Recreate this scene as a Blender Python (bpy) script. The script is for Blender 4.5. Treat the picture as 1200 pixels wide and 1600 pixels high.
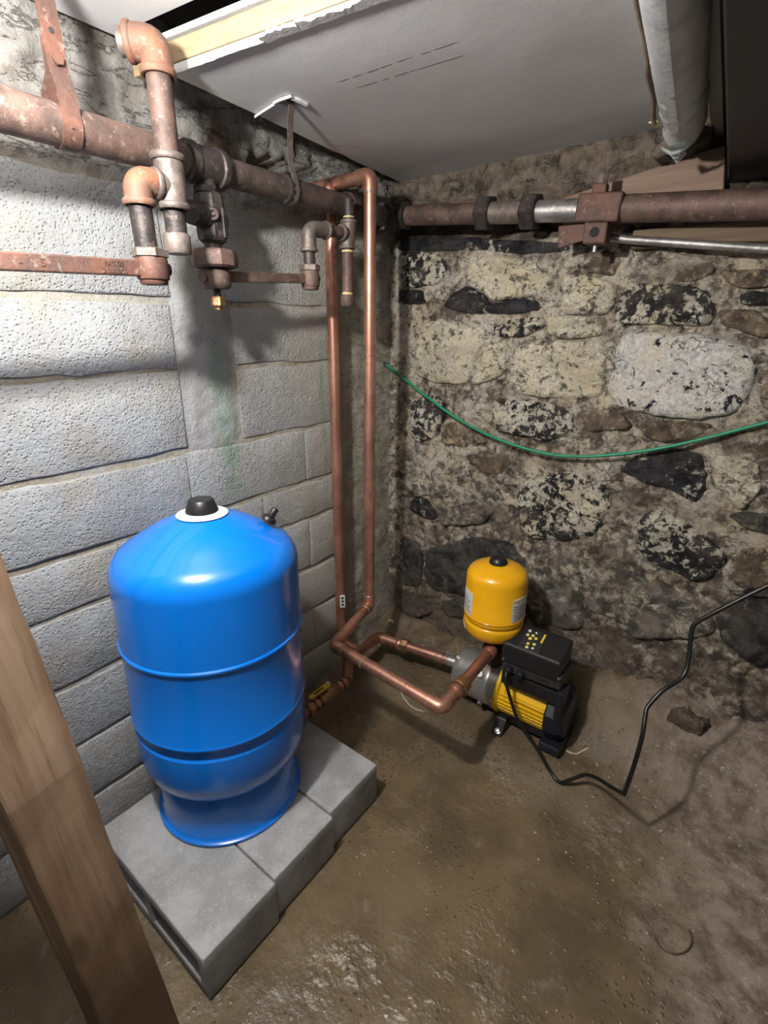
import bpy, bmesh, math, random
from mathutils import Vector, Matrix, noise

for o in list(bpy.data.objects):
    bpy.data.objects.remove(o)
scene = bpy.context.scene
COL = scene.collection
V = Vector
R = math.radians

# ------------------------------------------------------------------ camera, world, light, exposure
cd = bpy.data.cameras.new('camera')
cam = bpy.data.objects.new('camera', cd)
COL.objects.link(cam)
cam.location = (1.366, -1.817, 1.5)
PITCH, AZ = 20.0715, 37.6207
cam.rotation_euler = (R(90 - PITCH), 0, R(AZ))
cd.sensor_fit = 'VERTICAL'
cd.sensor_height = 36.0
cd.lens = 36.0 * 780.0 / 1600.0
cd.clip_start = 0.02
scene.camera = cam

world = bpy.data.worlds.new('world')
scene.world = world
world.use_nodes = True
bg = world.node_tree.nodes['Background']
bg.inputs['Color'].default_value = (1.0, 0.95, 0.88, 1)
bg.inputs['Strength'].default_value = 0.11

ld = bpy.data.lights.new('bulb_light', 'POINT')
ld.energy = 76.0
ld.color = (1.0, 0.965, 0.92)
ld.shadow_soft_size = 0.035
lamp = bpy.data.objects.new('bulb_light', ld)
lamp.location = (0.62, -1.62, 1.94)
COL.objects.link(lamp)

vs = scene.view_settings
vs.view_transform = 'Standard'
vs.look = 'None'
vs.exposure = 0.0
vs.gamma = 1.0
vs.use_curve_mapping = False

# ------------------------------------------------------------------ material helpers
class G:
    def __init__(s, name):
        s.m = bpy.data.materials.new(name)
        s.m.use_nodes = True
        s.t = s.m.node_tree
        s.n = s.t.nodes
        s.b = s.n['Principled BSDF']
        s._pos = None
    def new(s, typ, **kw):
        nd = s.n.new(typ)
        for k, v in kw.items():
            setattr(nd, k, v)
        return nd
    def put(s, sock, v):
        if v is None:
            return
        if hasattr(v, 'is_output'):
            s.t.links.new(v, sock)
        elif isinstance(v, (tuple, list)):
            sock.default_value = (*v, 1) if len(v) == 3 and sock.type == 'RGBA' else v
        else:
            sock.default_value = v
    def pos(s):
        if s._pos is None:
            s._pos = s.new('ShaderNodeNewGeometry').outputs['Position']
        return s._pos
    def obj(s):
        return s.new('ShaderNodeTexCoord').outputs['Object']
    def scaled(s, vec, sc):
        nd = s.new('ShaderNodeVectorMath', operation='MULTIPLY')
        s.put(nd.inputs[0], vec); nd.inputs[1].default_value = sc
        return nd.outputs[0]
    def nz(s, scale, detail=5, rough=.6, vec=None, dist=0.0):
        nd = s.new('ShaderNodeTexNoise')
        s.put(nd.inputs['Vector'], vec or s.pos())
        nd.inputs['Scale'].default_value = scale
        nd.inputs['Detail'].default_value = detail
        nd.inputs['Roughness'].default_value = rough
        nd.inputs['Distortion'].default_value = dist
        return nd.outputs['Fac']
    def vor(s, scale, vec=None, feature='F1'):
        nd = s.new('ShaderNodeTexVoronoi', feature=feature)
        s.put(nd.inputs['Vector'], vec or s.pos())
        nd.inputs['Scale'].default_value = scale
        return nd.outputs['Distance']
    def step(s, v, a, b):
        nd = s.new('ShaderNodeMapRange', interpolation_type='SMOOTHSTEP')
        s.put(nd.inputs['Value'], v)
        nd.inputs['From Min'].default_value = a
        nd.inputs['From Max'].default_value = b
        return nd.outputs['Result']
    def math(s, op, a, b=None, c=None):
        nd = s.new('ShaderNodeMath', operation=op)
        for i, v in enumerate((a, b, c)):
            s.put(nd.inputs[i], v)
        return nd.outputs[0]
    def mix(s, f, a, b):
        nd = s.new('ShaderNodeMix', data_type='RGBA')
        s.put(nd.inputs[0], f); s.put(nd.inputs[6], a); s.put(nd.inputs[7], b)
        return nd.outputs[2]
    def xyz(s, vec=None):
        nd = s.new('ShaderNodeSeparateXYZ')
        s.put(nd.inputs[0], vec or s.pos())
        return nd.outputs
    def bump(s, h, strength=.5, dist=.01, prev=None):
        nd = s.new('ShaderNodeBump')
        nd.inputs['Strength'].default_value = strength
        nd.inputs['Distance'].default_value = dist
        s.put(nd.inputs['Height'], h)
        s.put(nd.inputs['Normal'], prev)
        return nd.outputs[0]
    def done(s, col=None, rough=None, metal=None, normal=None, spec=None, coat=None):
        b = s.b.inputs
        s.put(b['Base Color'], col); s.put(b['Roughness'], rough); s.put(b['Metallic'], metal)
        s.put(b['Normal'], normal); s.put(b['Specular IOR Level'], spec)
        if coat:
            b['Coat Weight'].default_value = coat
            b['Coat Roughness'].default_value = .08
        return s.m

M = {}
def simple(name, col, rough=.5, metal=0.0, var=.25, scale=30, bump=0.0, coat=None):
    g = G(name)
    c2 = tuple(max(0, x * (1 - var)) for x in col)
    n = g.nz(scale, 5, .6, g.obj())
    nrm = g.bump(g.nz(scale * 3, 4, .6, g.obj()), bump, .003) if bump else None
    M[name] = g.done(g.mix(g.step(n, .35, .7), col, c2), rough, metal, nrm, coat=coat)

def stone_mat(name, dark, stone, paint, cover, soft=.02, rough=.85, dirt=.35, big=.3):
    """rubble face: bare stone, flaking limewash over it, earth stains and fine cracks"""
    g = G(name)
    a = g.nz(6, 6, .6)
    b = g.nz(34, 9, .72, None, .4)
    f = g.math('ADD', g.math('MULTIPLY', a, big), g.math('MULTIPLY', b, 1 - big))
    t = .5 + (.5 - cover) * .30
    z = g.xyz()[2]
    cover_drop = g.math('ADD', g.math('MULTIPLY', g.math('SUBTRACT', 1.0, g.step(g.math('ADD', z, g.math('MULTIPLY', g.nz(3, 5), .5)), .55, 1.35)), .055),
                  g.math('MULTIPLY', g.step(g.math('ADD', z, g.math('MULTIPLY', g.nz(9, 5), .12)), 1.83, 1.90), .16))  # limewash cover drops low on the wall and again near its head
    mask = g.step(g.math('SUBTRACT', f, cover_drop), t - soft, t + soft)
    base = g.mix(g.step(g.nz(17, 7, .68), .38, .62), dark, stone)
    pc = g.mix(g.step(g.nz(75, 6, .75), .38, .62), paint, tuple(x * .62 for x in paint))
    pc = g.mix(g.step(g.nz(8, 6, .65), .42, .66), pc, (paint[0] * .86, paint[1] * .80, paint[2] * .68))
    c = g.mix(mask, base, pc)
    hole = g.step(g.nz(120, 5, .75), .60, .64)
    c = g.mix(g.math('MULTIPLY', hole, .8), c, dark)
    ds = g.step(g.nz(5.3, 9, .68, g.scaled(g.pos(), (1, 1, 1.7))), .47, .62)
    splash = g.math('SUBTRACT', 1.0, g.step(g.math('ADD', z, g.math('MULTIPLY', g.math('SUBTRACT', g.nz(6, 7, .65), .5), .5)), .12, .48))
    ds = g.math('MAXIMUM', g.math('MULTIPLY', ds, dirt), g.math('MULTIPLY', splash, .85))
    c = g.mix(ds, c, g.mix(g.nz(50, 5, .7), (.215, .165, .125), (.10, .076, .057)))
    cr = g.math('ABSOLUTE', g.math('SUBTRACT', g.nz(7.5, 7, .62, g.scaled(g.pos(), (1, 1, 1.8)), .6), .5))
    crack = g.math('SUBTRACT', 1.0, g.step(cr, .0, .011))
    crack = g.math('MULTIPLY', crack, g.step(g.nz(9, 3), .46, .6))
    c = g.mix(g.math('MULTIPLY', crack, .85), c, (.022, .018, .016))
    h = g.math('ADD', g.nz(20, 9, .7), g.math('MULTIPLY', mask, .14))
    h = g.math('SUBTRACT', h, g.math('MULTIPLY', crack, .35))
    n1 = g.bump(h, .9, .028)
    n2 = g.bump(g.nz(110, 6, .75), .6, .006, n1)
    M[name] = g.done(c, g.mix(mask, (rough,) * 3, (.92,) * 3), None, n2, .35)

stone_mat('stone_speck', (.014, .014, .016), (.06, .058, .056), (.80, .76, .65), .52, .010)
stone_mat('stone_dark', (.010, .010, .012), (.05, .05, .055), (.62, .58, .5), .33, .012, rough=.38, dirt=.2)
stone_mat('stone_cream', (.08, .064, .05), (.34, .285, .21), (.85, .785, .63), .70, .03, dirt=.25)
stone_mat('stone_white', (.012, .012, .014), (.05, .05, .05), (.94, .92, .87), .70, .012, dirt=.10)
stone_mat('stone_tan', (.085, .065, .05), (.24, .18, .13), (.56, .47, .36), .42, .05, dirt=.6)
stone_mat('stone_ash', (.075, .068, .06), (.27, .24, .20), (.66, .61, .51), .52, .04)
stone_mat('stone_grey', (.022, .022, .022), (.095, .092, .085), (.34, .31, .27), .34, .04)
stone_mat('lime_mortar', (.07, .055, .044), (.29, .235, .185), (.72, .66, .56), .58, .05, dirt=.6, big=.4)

def block_paint():
    g = G('painted_block')
    x = g.xyz()
    n = g.nz(3.2, 6, .6)
    c = g.mix(g.step(n, .38, .66), (.41, .425, .44), (.315, .32, .32))
    # tan damp bloom, stronger towards the corner and along the bottom courses
    tan = g.math('MULTIPLY', g.step(g.nz(5, 7, .65), .45, .7), .55)
    c = g.mix(tan, c, (.36, .325, .255))
    corner = g.step(g.math('ADD', x[1], g.math('MULTIPLY', g.nz(6, 4), .25)), -.75, -.1)
    c = g.mix(g.math('MULTIPLY', corner, .7), c, (.40, .375, .30))
    # green copper drip stains
    def streak(yc, w, z0, z1, amt):
        dy = g.math('SUBTRACT', x[1], yc)
        wob = g.math('MULTIPLY', g.math('SUBTRACT', g.nz(7, 3), .5), .07)
        d = g.math('ABSOLUTE', g.math('ADD', dy, wob))
        m = g.math('SUBTRACT', 1.0, g.step(d, 0.0, w))
        zz = g.math('MULTIPLY', g.step(x[2], z0, z0 + .12), g.math('SUBTRACT', 1.0, g.step(x[2], z1 - .12, z1)))
        m = g.math('MULTIPLY', m, zz)
        return g.math('MULTIPLY', m, g.math('MULTIPLY', g.step(g.nz(12, 5), .3, .6), amt))
    c = g.mix(streak(-.865, .06, .93, 1.50, .7), c, (.16, .29, .20))
    c = g.mix(streak(-1.12, .028, .82, 1.12, .35), c, (.25, .36, .30))
    c = g.mix(streak(-.43, .02, .75, 1.5, .6), c, (.13, .26, .16))
    # soot specks
    sp = g.step(g.nz(70, 3, .6), .69, .73)
    c = g.mix(g.math('MULTIPLY', sp, .5), c, (.1, .09, .08))
    pit = g.vor(120)
    h = g.math('ADD', g.math('MULTIPLY', g.nz(95, 6, .72), 1.0), g.math('MULTIPLY', g.step(pit, .0, .45), .55))
    nn = g.bump(h, .85, .0075)
    nn = g.bump(g.nz(9, 4), .35, .03, nn)
    M['painted_block'] = g.done(c, .62, None, nn, .35)
block_paint()

def parge():
    g = G('joint_parge')
    x = g.xyz()
    n = g.nz(8, 7, .65)
    c = g.mix(g.step(n, .36, .64), (.44, .42, .375), (.35, .305, .235))
    strip = g.math('MULTIPLY', g.math('MULTIPLY', g.step(x[1], -1.03, -.99), g.math('SUBTRACT', 1.0, g.step(x[1], -.85, -.80))), g.step(x[2], 1.1, 1.16))
    c = g.mix(strip, c, g.mix(g.step(g.nz(5, 6, .6), .38, .66), (.43, .44, .445), (.34, .335, .305)))
    dy = g.math('ABSOLUTE', g.math('ADD', g.math('ADD', x[1], .872), g.math('MULTIPLY', g.math('SUBTRACT', g.nz(7, 3), .5), .09)))
    gm = g.math('MULTIPLY', g.math('SUBTRACT', 1.0, g.step(dy, 0.0, .06)), g.math('MULTIPLY', g.step(x[2], .9, 1.05), g.math('SUBTRACT', 1.0, g.step(x[2], 1.40, 1.52))))
    c = g.mix(g.math('MULTIPLY', g.math('MULTIPLY', gm, .65), g.step(g.nz(12, 5), .3, .6)), c, (.16, .29, .20))
    pil = g.step(x[1], -.36, -.28)
    c = g.mix(pil, c, g.mix(g.step(g.nz(6, 8, .66), .38, .64), (.46, .435, .365), (.30, .275, .22)))
    band = g.step(x[2], 1.83, 1.86)
    cb = g.mix(g.step(g.nz(7, 9, .7), .38, .62), (.36, .35, .33), (.19, .178, .16))
    cb = g.mix(g.math('MULTIPLY', g.step(g.nz(4, 7, .7, g.scaled(g.pos(), (1, 1, .6))), .54, .64), .75), cb, (.22, .13, .085))
    c = g.mix(band, c, cb)
    c = g.mix(g.math('MULTIPLY', g.step(g.nz(55, 5, .75), .62, .67), .7), c, (.07, .06, .05))
    cr = g.math('ABSOLUTE', g.math('SUBTRACT', g.nz(5, 9, .68, g.scaled(g.pos(), (1, 1, 3.2)), .15), .5))
    crack = g.math('MULTIPLY', g.math('SUBTRACT', 1.0, g.step(cr, .0, .014)), g.math('MAXIMUM', band, g.math('MULTIPLY', pil, .5)))
    c = g.mix(g.math('MULTIPLY', crack, .5), c, (.04, .035, .03))
    h = g.math('ADD', g.nz(34, 9, .72), g.math('MULTIPLY', g.nz(120, 4, .7), .4))
    h = g.math('SUBTRACT', h, g.math('MULTIPLY', crack, .6))
    M['joint_parge'] = g.done(c, .85, None, g.bump(h, .8, .016), .3)
parge()

def floor_mat():
    g = G('wet_mud')
    x = g.xyz()
    big = g.nz(2.1, 5, .55)
    c = g.mix(g.step(g.nz(4.5, 8, .62), .36, .66), (.168, .125, .074), (.105, .077, .046))
    c = g.mix(g.step(g.nz(11, 7, .7), .55, .72), c, (.2, .155, .115))
    # drier, paler crust near the right hand wall
    e = g.math('ADD', x[0], g.math('MULTIPLY', g.math('SUBTRACT', g.nz(3.5, 6, .65), .5), .9))
    e = g.math('ADD', e, g.math('MULTIPLY', x[1], .35))
    dry = g.step(e, 1.02, 1.38)
    cdry = g.mix(g.step(g.nz(16, 8, .7), .38, .64), (.3, .24, .19), (.13, .095, .07))
    cdry = g.mix(g.math('MULTIPLY', g.step(g.nz(40, 5, .75), .6, .68), .7), cdry, (.52, .47, .4))
    c = g.mix(dry, c, cdry)
    wet = g.math('MULTIPLY', g.math('SUBTRACT', 1.0, dry), g.step(big, .24, .46))
    wet = g.math('MULTIPLY', wet, g.math('SUBTRACT', 1.0, g.step(x[1], -.62, -.40)))
    rough = g.mix(wet, (.55,) * 3, (.11,) * 3)
    rough = g.mix(g.math('MULTIPLY', g.step(g.nz(60, 5, .7), .52, .62), .35), rough, (.5,) * 3)
    dryb = g.math('ADD', g.math('MULTIPLY', dry, .75), .25)
    h = g.math('ADD', g.math('MULTIPLY', g.nz(9, 6, .58), .8), g.math('MULTIPLY', g.nz(60, 6, .72), g.math('MULTIPLY', dryb, .5)))
    peb = g.math('MULTIPLY', g.math('SUBTRACT', 1.0, g.step(g.vor(55), .05, .30)), g.step(g.nz(4, 5), .47, .58))
    h = g.math('ADD', h, g.math('MULTIPLY', peb, .42))
    nn = g.bump(h, .6, .02)
    rip = g.math('MULTIPLY', g.nz(30, 4, .6), g.step(g.nz(3.1, 5, .6), .52, .66))
    nn = g.bump(rip, .32, .03, nn)
    M['wet_mud'] = g.done(c, rough, None, nn, .5)
floor_mat()

def drywall():
    g = G('drywall')
    x = g.xyz()
    c = g.mix(g.step(g.nz(2.4, 5, .55), .35, .7), (.66, .66, .665), (.59, .585, .58))
    c = g.mix(g.math('MULTIPLY', g.step(g.nz(26, 6, .7), .66, .72), .35), c, (.28, .25, .22))
    def scratch(a, b, w, amt):
        ax, ay = a; bx, by = b
        L = math.hypot(bx - ax, by - ay); ux, uy = (bx - ax) / L, (by - ay) / L
        px = g.math('SUBTRACT', x[0], ax); py = g.math('SUBTRACT', x[1], ay)
        t = g.math('ADD', g.math('MULTIPLY', px, ux), g.math('MULTIPLY', py, uy))
        d = g.math('ABSOLUTE', g.math('ADD', g.math('SUBTRACT', g.math('MULTIPLY', px, uy), g.math('MULTIPLY', py, ux)), g.math('MULTIPLY', g.math('SUBTRACT', g.nz(20, 2), .5), .006)))
        m = g.math('MULTIPLY', g.math('SUBTRACT', 1.0, g.step(d, w * .4, w)), g.math('MULTIPLY', g.step(t, 0, .03), g.math('SUBTRACT', 1.0, g.step(t, L - .03, L))))
        return g.math('MULTIPLY', m, g.math('MULTIPLY', g.step(g.nz(35, 3), .38, .5), amt))
    c = g.mix(scratch((.408, -.767), (.739, -.748), .0035, .8), c, (.12, .11, .1))
    c = g.mix(scratch((.426, -.72), (.724, -.695), .0035, .8), c, (.12, .11, .1))
    c = g.mix(scratch((.12, -.47), (.2, -.4), .004, .7), c, (.1, .09, .08))
    nn = g.bump(g.nz(3.5, 4, .5), .10, .03)
    nn = g.bump(g.nz(160, 3, .6), .12, .002, nn)
    M['drywall'] = g.done(c, .55, None, nn, .35)
drywall()

def wood(name, light, dark, axis, scale=1.0, rough=.7, mud=None):
    g = G(name)
    sc = [26 * scale, 26 * scale, 26 * scale]
    sc[axis] = 1.3 * scale
    v = g.scaled(g.obj(), sc)
    n = g.nz(1.0, 6, .6, v, .35)
    c = g.mix(g.step(n, .34, .66), light, dark)
    fine = g.nz(5.0, 4, .6, v)
    c = g.mix(g.math('MULTIPLY', g.step(fine, .55, .7), .4), c, tuple(x * .5 for x in dark))
    k = g.vor(5.5, g.scaled(g.obj(), [1 if i != axis else .45 for i in range(3)]))
    c = g.mix(g.math('MULTIPLY', g.math('SUBTRACT', 1.0, g.step(k, .05, .12)), .6), c, tuple(x * .35 for x in dark))
    if mud:
        z = g.xyz()[2]
        zz = g.math('ADD', z, g.math('MULTIPLY', g.math('SUBTRACT', g.nz(9, 6, .65), .5), .35))
        c = g.mix(g.math('SUBTRACT', 1.0, g.step(zz, .2, .55)), c, mud)
    M[name] = g.done(c, rough, None, g.bump(n, .35, .006), .3)
wood('pine_lath', (.36, .28, .165), (.27, .195, .105), 0)
wood('stud_wood', (.40, .28, .19), (.22, .14, .085), 2, .8, .7, (.13, .082, .05))
wood('old_board', (.27, .19, .145), (.17, .11, .082), 0)
wood('grey_board', (.2, .14, .09), (.1, .07, .045), 0)

def iron(name, c1, c2, c3, rough=.6, metal=.55):
    g = G(name)
    c = g.mix(g.step(g.nz(18, 7, .65), .36, .62), c1, c2)
    c = g.mix(g.step(g.nz(46, 6, .7), .56, .68), c, c3)
    # pale lime dust lodged in patches
    up = g.step(g.nz(75, 4, .7), .6, .68)
    c = g.mix(g.math('MULTIPLY', up, .22), c, (.45, .41, .36))
    M[name] = g.done(c, rough, metal, g.bump(g.nz(70, 6, .7), .45, .004))
iron('rusty_main', (.15, .092, .074), (.075, .05, .042), (.23, .165, .14), .6, .25)
iron('rust_red', (.13, .058, .04), (.075, .042, .033), (.19, .115, .085), .62, .25)
iron('rust_orange', (.235, .095, .05), (.15, .085, .06), (.29, .21, .165), .65, .15)
iron('brown_iron', (.14, .10, .085), (.075, .056, .05), (.2, .15, .125), .55, .4)
iron('dark_iron', (.075, .06, .055), (.035, .03, .03), (.16, .12, .1), .5, .5)
iron('galvanised', (.20, .165, .145), (.115, .092, .08), (.27, .235, .21), .5, .4)
iron('steel_conduit', (.4, .39, .38), (.24, .23, .22), (.5, .48, .46), .38, .7)
iron('brass_fitting', (.42, .25, .12), (.27, .15, .07), (.5, .34, .2), .38, .8)

def copper():
    g = G('copper')
    c = g.mix(g.step(g.nz(9, 6, .65), .36, .64), (.58, .31, .225), (.40, .20, .145))
    c = g.mix(g.math('MULTIPLY', g.step(g.nz(50, 5, .7), .58, .66), .6), c, (.2, .09, .06))
    M['copper'] = g.done(c, g.mix(g.nz(25, 5), (.34,) * 3, (.52,) * 3), .8, g.bump(g.nz(60, 4), .1, .002))
copper()
simple('copper_dark', (.30, .145, .10), .4, .8, .5, 40)
simple('solder', (.62, .5, .44), .35, .8)

def concrete():
    g = G('grey_concrete')
    c = g.mix(g.step(g.nz(9, 7, .6), .36, .64), (.37, .375, .38), (.265, .27, .27))
    c = g.mix(g.math('MULTIPLY', g.step(g.nz(190, 3, .7), .58, .66), .6), c, (.5, .5, .5))
    c = g.mix(g.math('MULTIPLY', g.step(g.nz(150, 3, .7), .62, .68), .5), c, (.1, .1, .1))
    M['grey_concrete'] = g.done(c, .8, None, g.bump(g.nz(170, 5, .7), .5, .004), .3)
concrete()

simple('tank_blue', (.0, .175, .72), .27, 0, .06, 3, coat=.5)
simple('tank_yellow', (.86, .43, .006), .3, 0, .07, 12, coat=.4)
simple('fin_yellow', (.86, .53, .01), .4, 0, .1, 20)
simple('black_plastic', (.014, .014, .016), .38, 0, .3, 60, .1)
simple('soft_black', (.02, .02, .022), .5, 0, .3, 60)
simple('dark_panel', (.012, .012, .013), .45, 0, .4, 6)
simple('tray_grey', (.035, .036, .04), .5, 0, .3, 60)
simple('navy_cover', (.012, .014, .024), .42, 0, .2, 60)
simple('stainless', (.52, .51, .49), .34, .7, .25, 14)
simple('bolt_steel', (.62, .61, .6), .3, .9, .2, 40)
simple('cord_black', (.01, .01, .011), .32, 0, .2, 40)
simple('cable_green', (.015, .24, .12), .4, 0, .15, 40)
simple('white_wire', (.7, .7, .68), .5, 0, .1, 40)
simple('sticker_white', (.72, .72, .7), .5, 0, .08, 60)
simple('print_grey', (.3, .3, .31), .6, 0, .1, 60)
simple('print_yellow', (.75, .5, .02), .5, 0, .1, 60)
simple('key_yellow', (.85, .72, .15), .45, 0, .1, 60)
simple('key_white', (.8, .8, .75), .45, 0, .1, 60)
simple('lever_yellow', (.7, .46, .03), .45, 0, .25, 60)
simple('tape_yellow', (.66, .52, .26), .6, 0, .2, 60)
simple('torn_gypsum', (.62, .62, .61), .9, 0, .1, 50, .4)
simple('wrap_paper', (.66, .655, .64), .6, 0, .25, 18, .8)
simple('wrap_foil', (.80, .81, .82), .4, .2, .15, 20, .5)
simple('torn_foil', (.82, .9, .9), .4, .1, .12, 40, .3)
simple('jute', (.2, .15, .1), .9, 0, .3, 60, .4)
simple('pale_trim', (.42, .41, .39), .6, 0, .12, 10)
simple('dark_void', (.02, .018, .016), .9, 0, .3, 10)
simple('straw', (.62, .55, .42), .7, 0, .2, 50)
simple('twig_brown', (.1, .06, .035), .8, 0, .3, 50)
simple('chip_white', (.5, .46, .39), .7, 0, .3, 50)
simple('scrap_yellow', (.7, .68, .35), .7, 0, .2, 50)

# ------------------------------------------------------------------ mesh helpers
def put(name, bm, mat, parent=None, smooth=True, angle=40):
    me = bpy.data.meshes.new(name)
    bmesh.ops.recalc_face_normals(bm, faces=bm.faces[:])
    if smooth:
        for f in bm.faces:
            f.smooth = True
        for e in bm.edges:
            if len(e.link_faces) == 2 and e.calc_face_angle(0) > R(angle):
                e.smooth = False
    bm.to_mesh(me)
    bm.free()
    me.materials.append(M[mat])
    o = bpy.data.objects.new(name, me)
    COL.objects.link(o)
    if parent is not None:
        o.parent = parent
    return o

def thing(name, label, cat, loc=(0, 0, 0), group=None):
    """Empty at the thing's base; its parts are meshed in room coordinates and parented with an offset."""
    o = bpy.data.objects.new(name, None)
    COL.objects.link(o)
    o.location = loc
    o.empty_display_size = .05
    o['label'] = label; o['category'] = cat
    if group:
        o['group'] = group
    return o

def part(name, bm, mat, parent, smooth=True, label=None, angle=40):
    """bm is in room coordinates; shift it into the parent's frame."""
    off = V((0, 0, 0))
    p = parent
    while p is not None:
        off += p.location
        p = p.parent
    bmesh.ops.translate(bm, verts=bm.verts[:], vec=-off)
    o = put(name, bm, mat, parent, smooth, angle)
    if label:
        o['label'] = label
    return o

def solo(name, bm, mat, label, cat, smooth=True, group=None, angle=40):
    bb = [v.co.copy() for v in bm.verts]
    c = V((sum(v.x for v in bb) / len(bb), sum(v.y for v in bb) / len(bb), min(v.z for v in bb)))
    bmesh.ops.translate(bm, verts=bm.verts[:], vec=-c)
    o = put(name, bm, mat, None, smooth, angle)
    o.location = c
    o['label'] = label; o['category'] = cat
    if group:
        o['group'] = group
    return o

def struct(name, bm, mat, smooth=True, angle=40, label=None):
    o = put(name, bm, mat, None, smooth, angle)
    o['kind'] = 'structure'
    if label:
        o['label'] = label
    return o

def frame_of(ax):
    ax = V(ax).normalized()
    ref = V((0, 0, 1)) if abs(ax.z) < .9 else V((1, 0, 0))
    x = ref.cross(ax).normalized()
    return x, ax.cross(x).normalized(), ax

def box(bm, x0, x1, y0, y1, z0, z1, bev=0.0):
    vs_ = [bm.verts.new((x, y, z)) for x in (x0, x1) for y in (y0, y1) for z in (z0, z1)]
    fs = [(0, 1, 3, 2), (4, 6, 7, 5), (0, 4, 5, 1), (2, 3, 7, 6), (0, 2, 6, 4), (1, 5, 7, 3)]
    faces = [bm.faces.new([vs_[i] for i in f]) for f in fs]
    if bev > 0:
        es = list({e for f in faces for e in f.edges})
        bmesh.ops.bevel(bm, geom=es, offset=bev, segments=2, profile=.5, affect='EDGES')
    return bm

def obox(bm, c, ax, ay, az, sx, sy, sz, bev=0.0):
    """oriented box with centre c and unit axes; own bmesh first so that bevels stay local"""
    t = bmesh.new()
    box(t, -sx / 2, sx / 2, -sy / 2, sy / 2, -sz / 2, sz / 2, bev)
    m = Matrix((ax, ay, az)).transposed().to_4x4()
    m.translation = V(c)
    bmesh.ops.transform(t, matrix=m, verts=t.verts[:])
    merge(bm, t)
    return bm

def merge(bm, t):
    me = bpy.data.meshes.new('tmp')
    t.to_mesh(me); t.free()
    bm.from_mesh(me)
    bpy.data.meshes.remove(me)

def lathe(bm, prof, origin, axis=(0, 0, 1), seg=32, a0=0.0, a1=2 * math.pi, phase=0.0):
    x, y, z = frame_of(axis)
    o = V(origin)
    full = abs(a1 - a0 - 2 * math.pi) < 1e-6
    n = seg if full else seg + 1
    rings = []
    for r, h in prof:
        if r < 1e-6:
            rings.append([bm.verts.new(o + z * h)])
        else:
            rings.append([bm.verts.new(o + z * h + (x * math.cos(a0 + phase + (a1 - a0) * i / seg) + y * math.sin(a0 + phase + (a1 - a0) * i / seg)) * r) for i in range(n)])
    for a, b in zip(rings, rings[1:]):
        for i in range(seg):
            j = (i + 1) % n
            if not full and i + 1 >= n:
                continue
            va = [a[0], a[0]] if len(a) == 1 else [a[i], a[j]]
            vb = [b[0], b[0]] if len(b) == 1 else [b[i], b[j]]
            ring = []
            for v in (va[0], va[1], vb[1], vb[0]):
                if v not in ring:
                    ring.append(v)
            if len(ring) >= 3:
                bm.faces.new(ring)
    return bm

def cyl(bm, a, b, r, seg=24, r2=None, bev=None):
    a = V(a); b = V(b); L = (b - a).length
    r2 = r if r2 is None else r2
    k = bev if bev is not None else min(r, L) * .08
    lathe(bm, [(0, 0), (max(r - k, 1e-4), 0), (r, k), (r2, L - k), (max(r2 - k, 1e-4), L), (0, L)], a, b - a, seg)
    return bm

def ring(bm, a, b, ro, ri, seg=28):
    a = V(a); b = V(b); L = (b - a).length
    k = min(ro - ri, L) * .2
    lathe(bm, [(ri, 0), (ro - k, 0), (ro, k), (ro, L - k), (ro - k, L), (ri, L), (ri, 0)], a, b - a, seg)
    return bm

def hexnut(bm, a, b, r, sides=6, phase=0.2):
    a = V(a); b = V(b); L = (b - a).length
    k = L * .12
    lathe(bm, [(0, 0), (r * .9, 0), (r, k), (r, L - k), (r * .9, L), (0, L)], a, b - a, sides, phase=phase)
    return bm

def rounded(pts, rad, n=7):
    pts = [V(p) for p in pts]
    out = [pts[0]]
    for i in range(1, len(pts) - 1):
        p, q, s = pts[i - 1], pts[i], pts[i + 1]
        d1 = (p - q); d2 = (s - q)
        k = min(rad, d1.length * .48, d2.length * .48)
        a = q + d1.normalized() * k; b = q + d2.normalized() * k
        for j in range(n + 1):
            t = j / n
            out.append(a * (1 - t) ** 2 + q * 2 * t * (1 - t) + b * t * t)
    out.append(pts[-1])
    return out

def tube(bm, pts, r, seg=16, rad=None, cap=True, radii=None):
    if rad:
        pts = rounded(pts, rad)
    pts = [V(p) for p in pts]
    n = len(pts)
    tan = []
    for i in range(n):
        a = pts[max(i - 1, 0)]; b = pts[min(i + 1, n - 1)]
        tan.append((b - a).normalized())
    x = frame_of(tan[0])[0]
    rings = []
    for i in range(n):
        x = (x - tan[i] * x.dot(tan[i])).normalized()
        y = tan[i].cross(x)
        rr = radii[i] if radii else r
        rings.append([bm.verts.new(pts[i] + (x * math.cos(2 * math.pi * k / seg) + y * math.sin(2 * math.pi * k / seg)) * rr) for k in range(seg)])
    for a, b in zip(rings, rings[1:]):
        for k in range(seg):
            bm.faces.new((a[k], a[(k + 1) % seg], b[(k + 1) % seg], b[k]))
    if cap:
        bm.faces.new(rings[0][::-1]); bm.faces.new(rings[-1])
    return bm

def catmull(pts, n=8):
    p = [V(q) for q in pts]
    p = [p[0] * 2 - p[1]] + p + [p[-1] * 2 - p[-2]]
    out = []
    for i in range(1, len(p) - 2):
        for j in range(n):
            t = j / n
            a, b, c, d = p[i - 1], p[i], p[i + 1], p[i + 2]
            out.append(.5 * ((2 * b) + (c - a) * t + (2 * a - 5 * b + 4 * c - d) * t * t + (3 * b - 3 * c + d - a) * t ** 3))
    out.append(p[-2])
    return out

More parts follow.
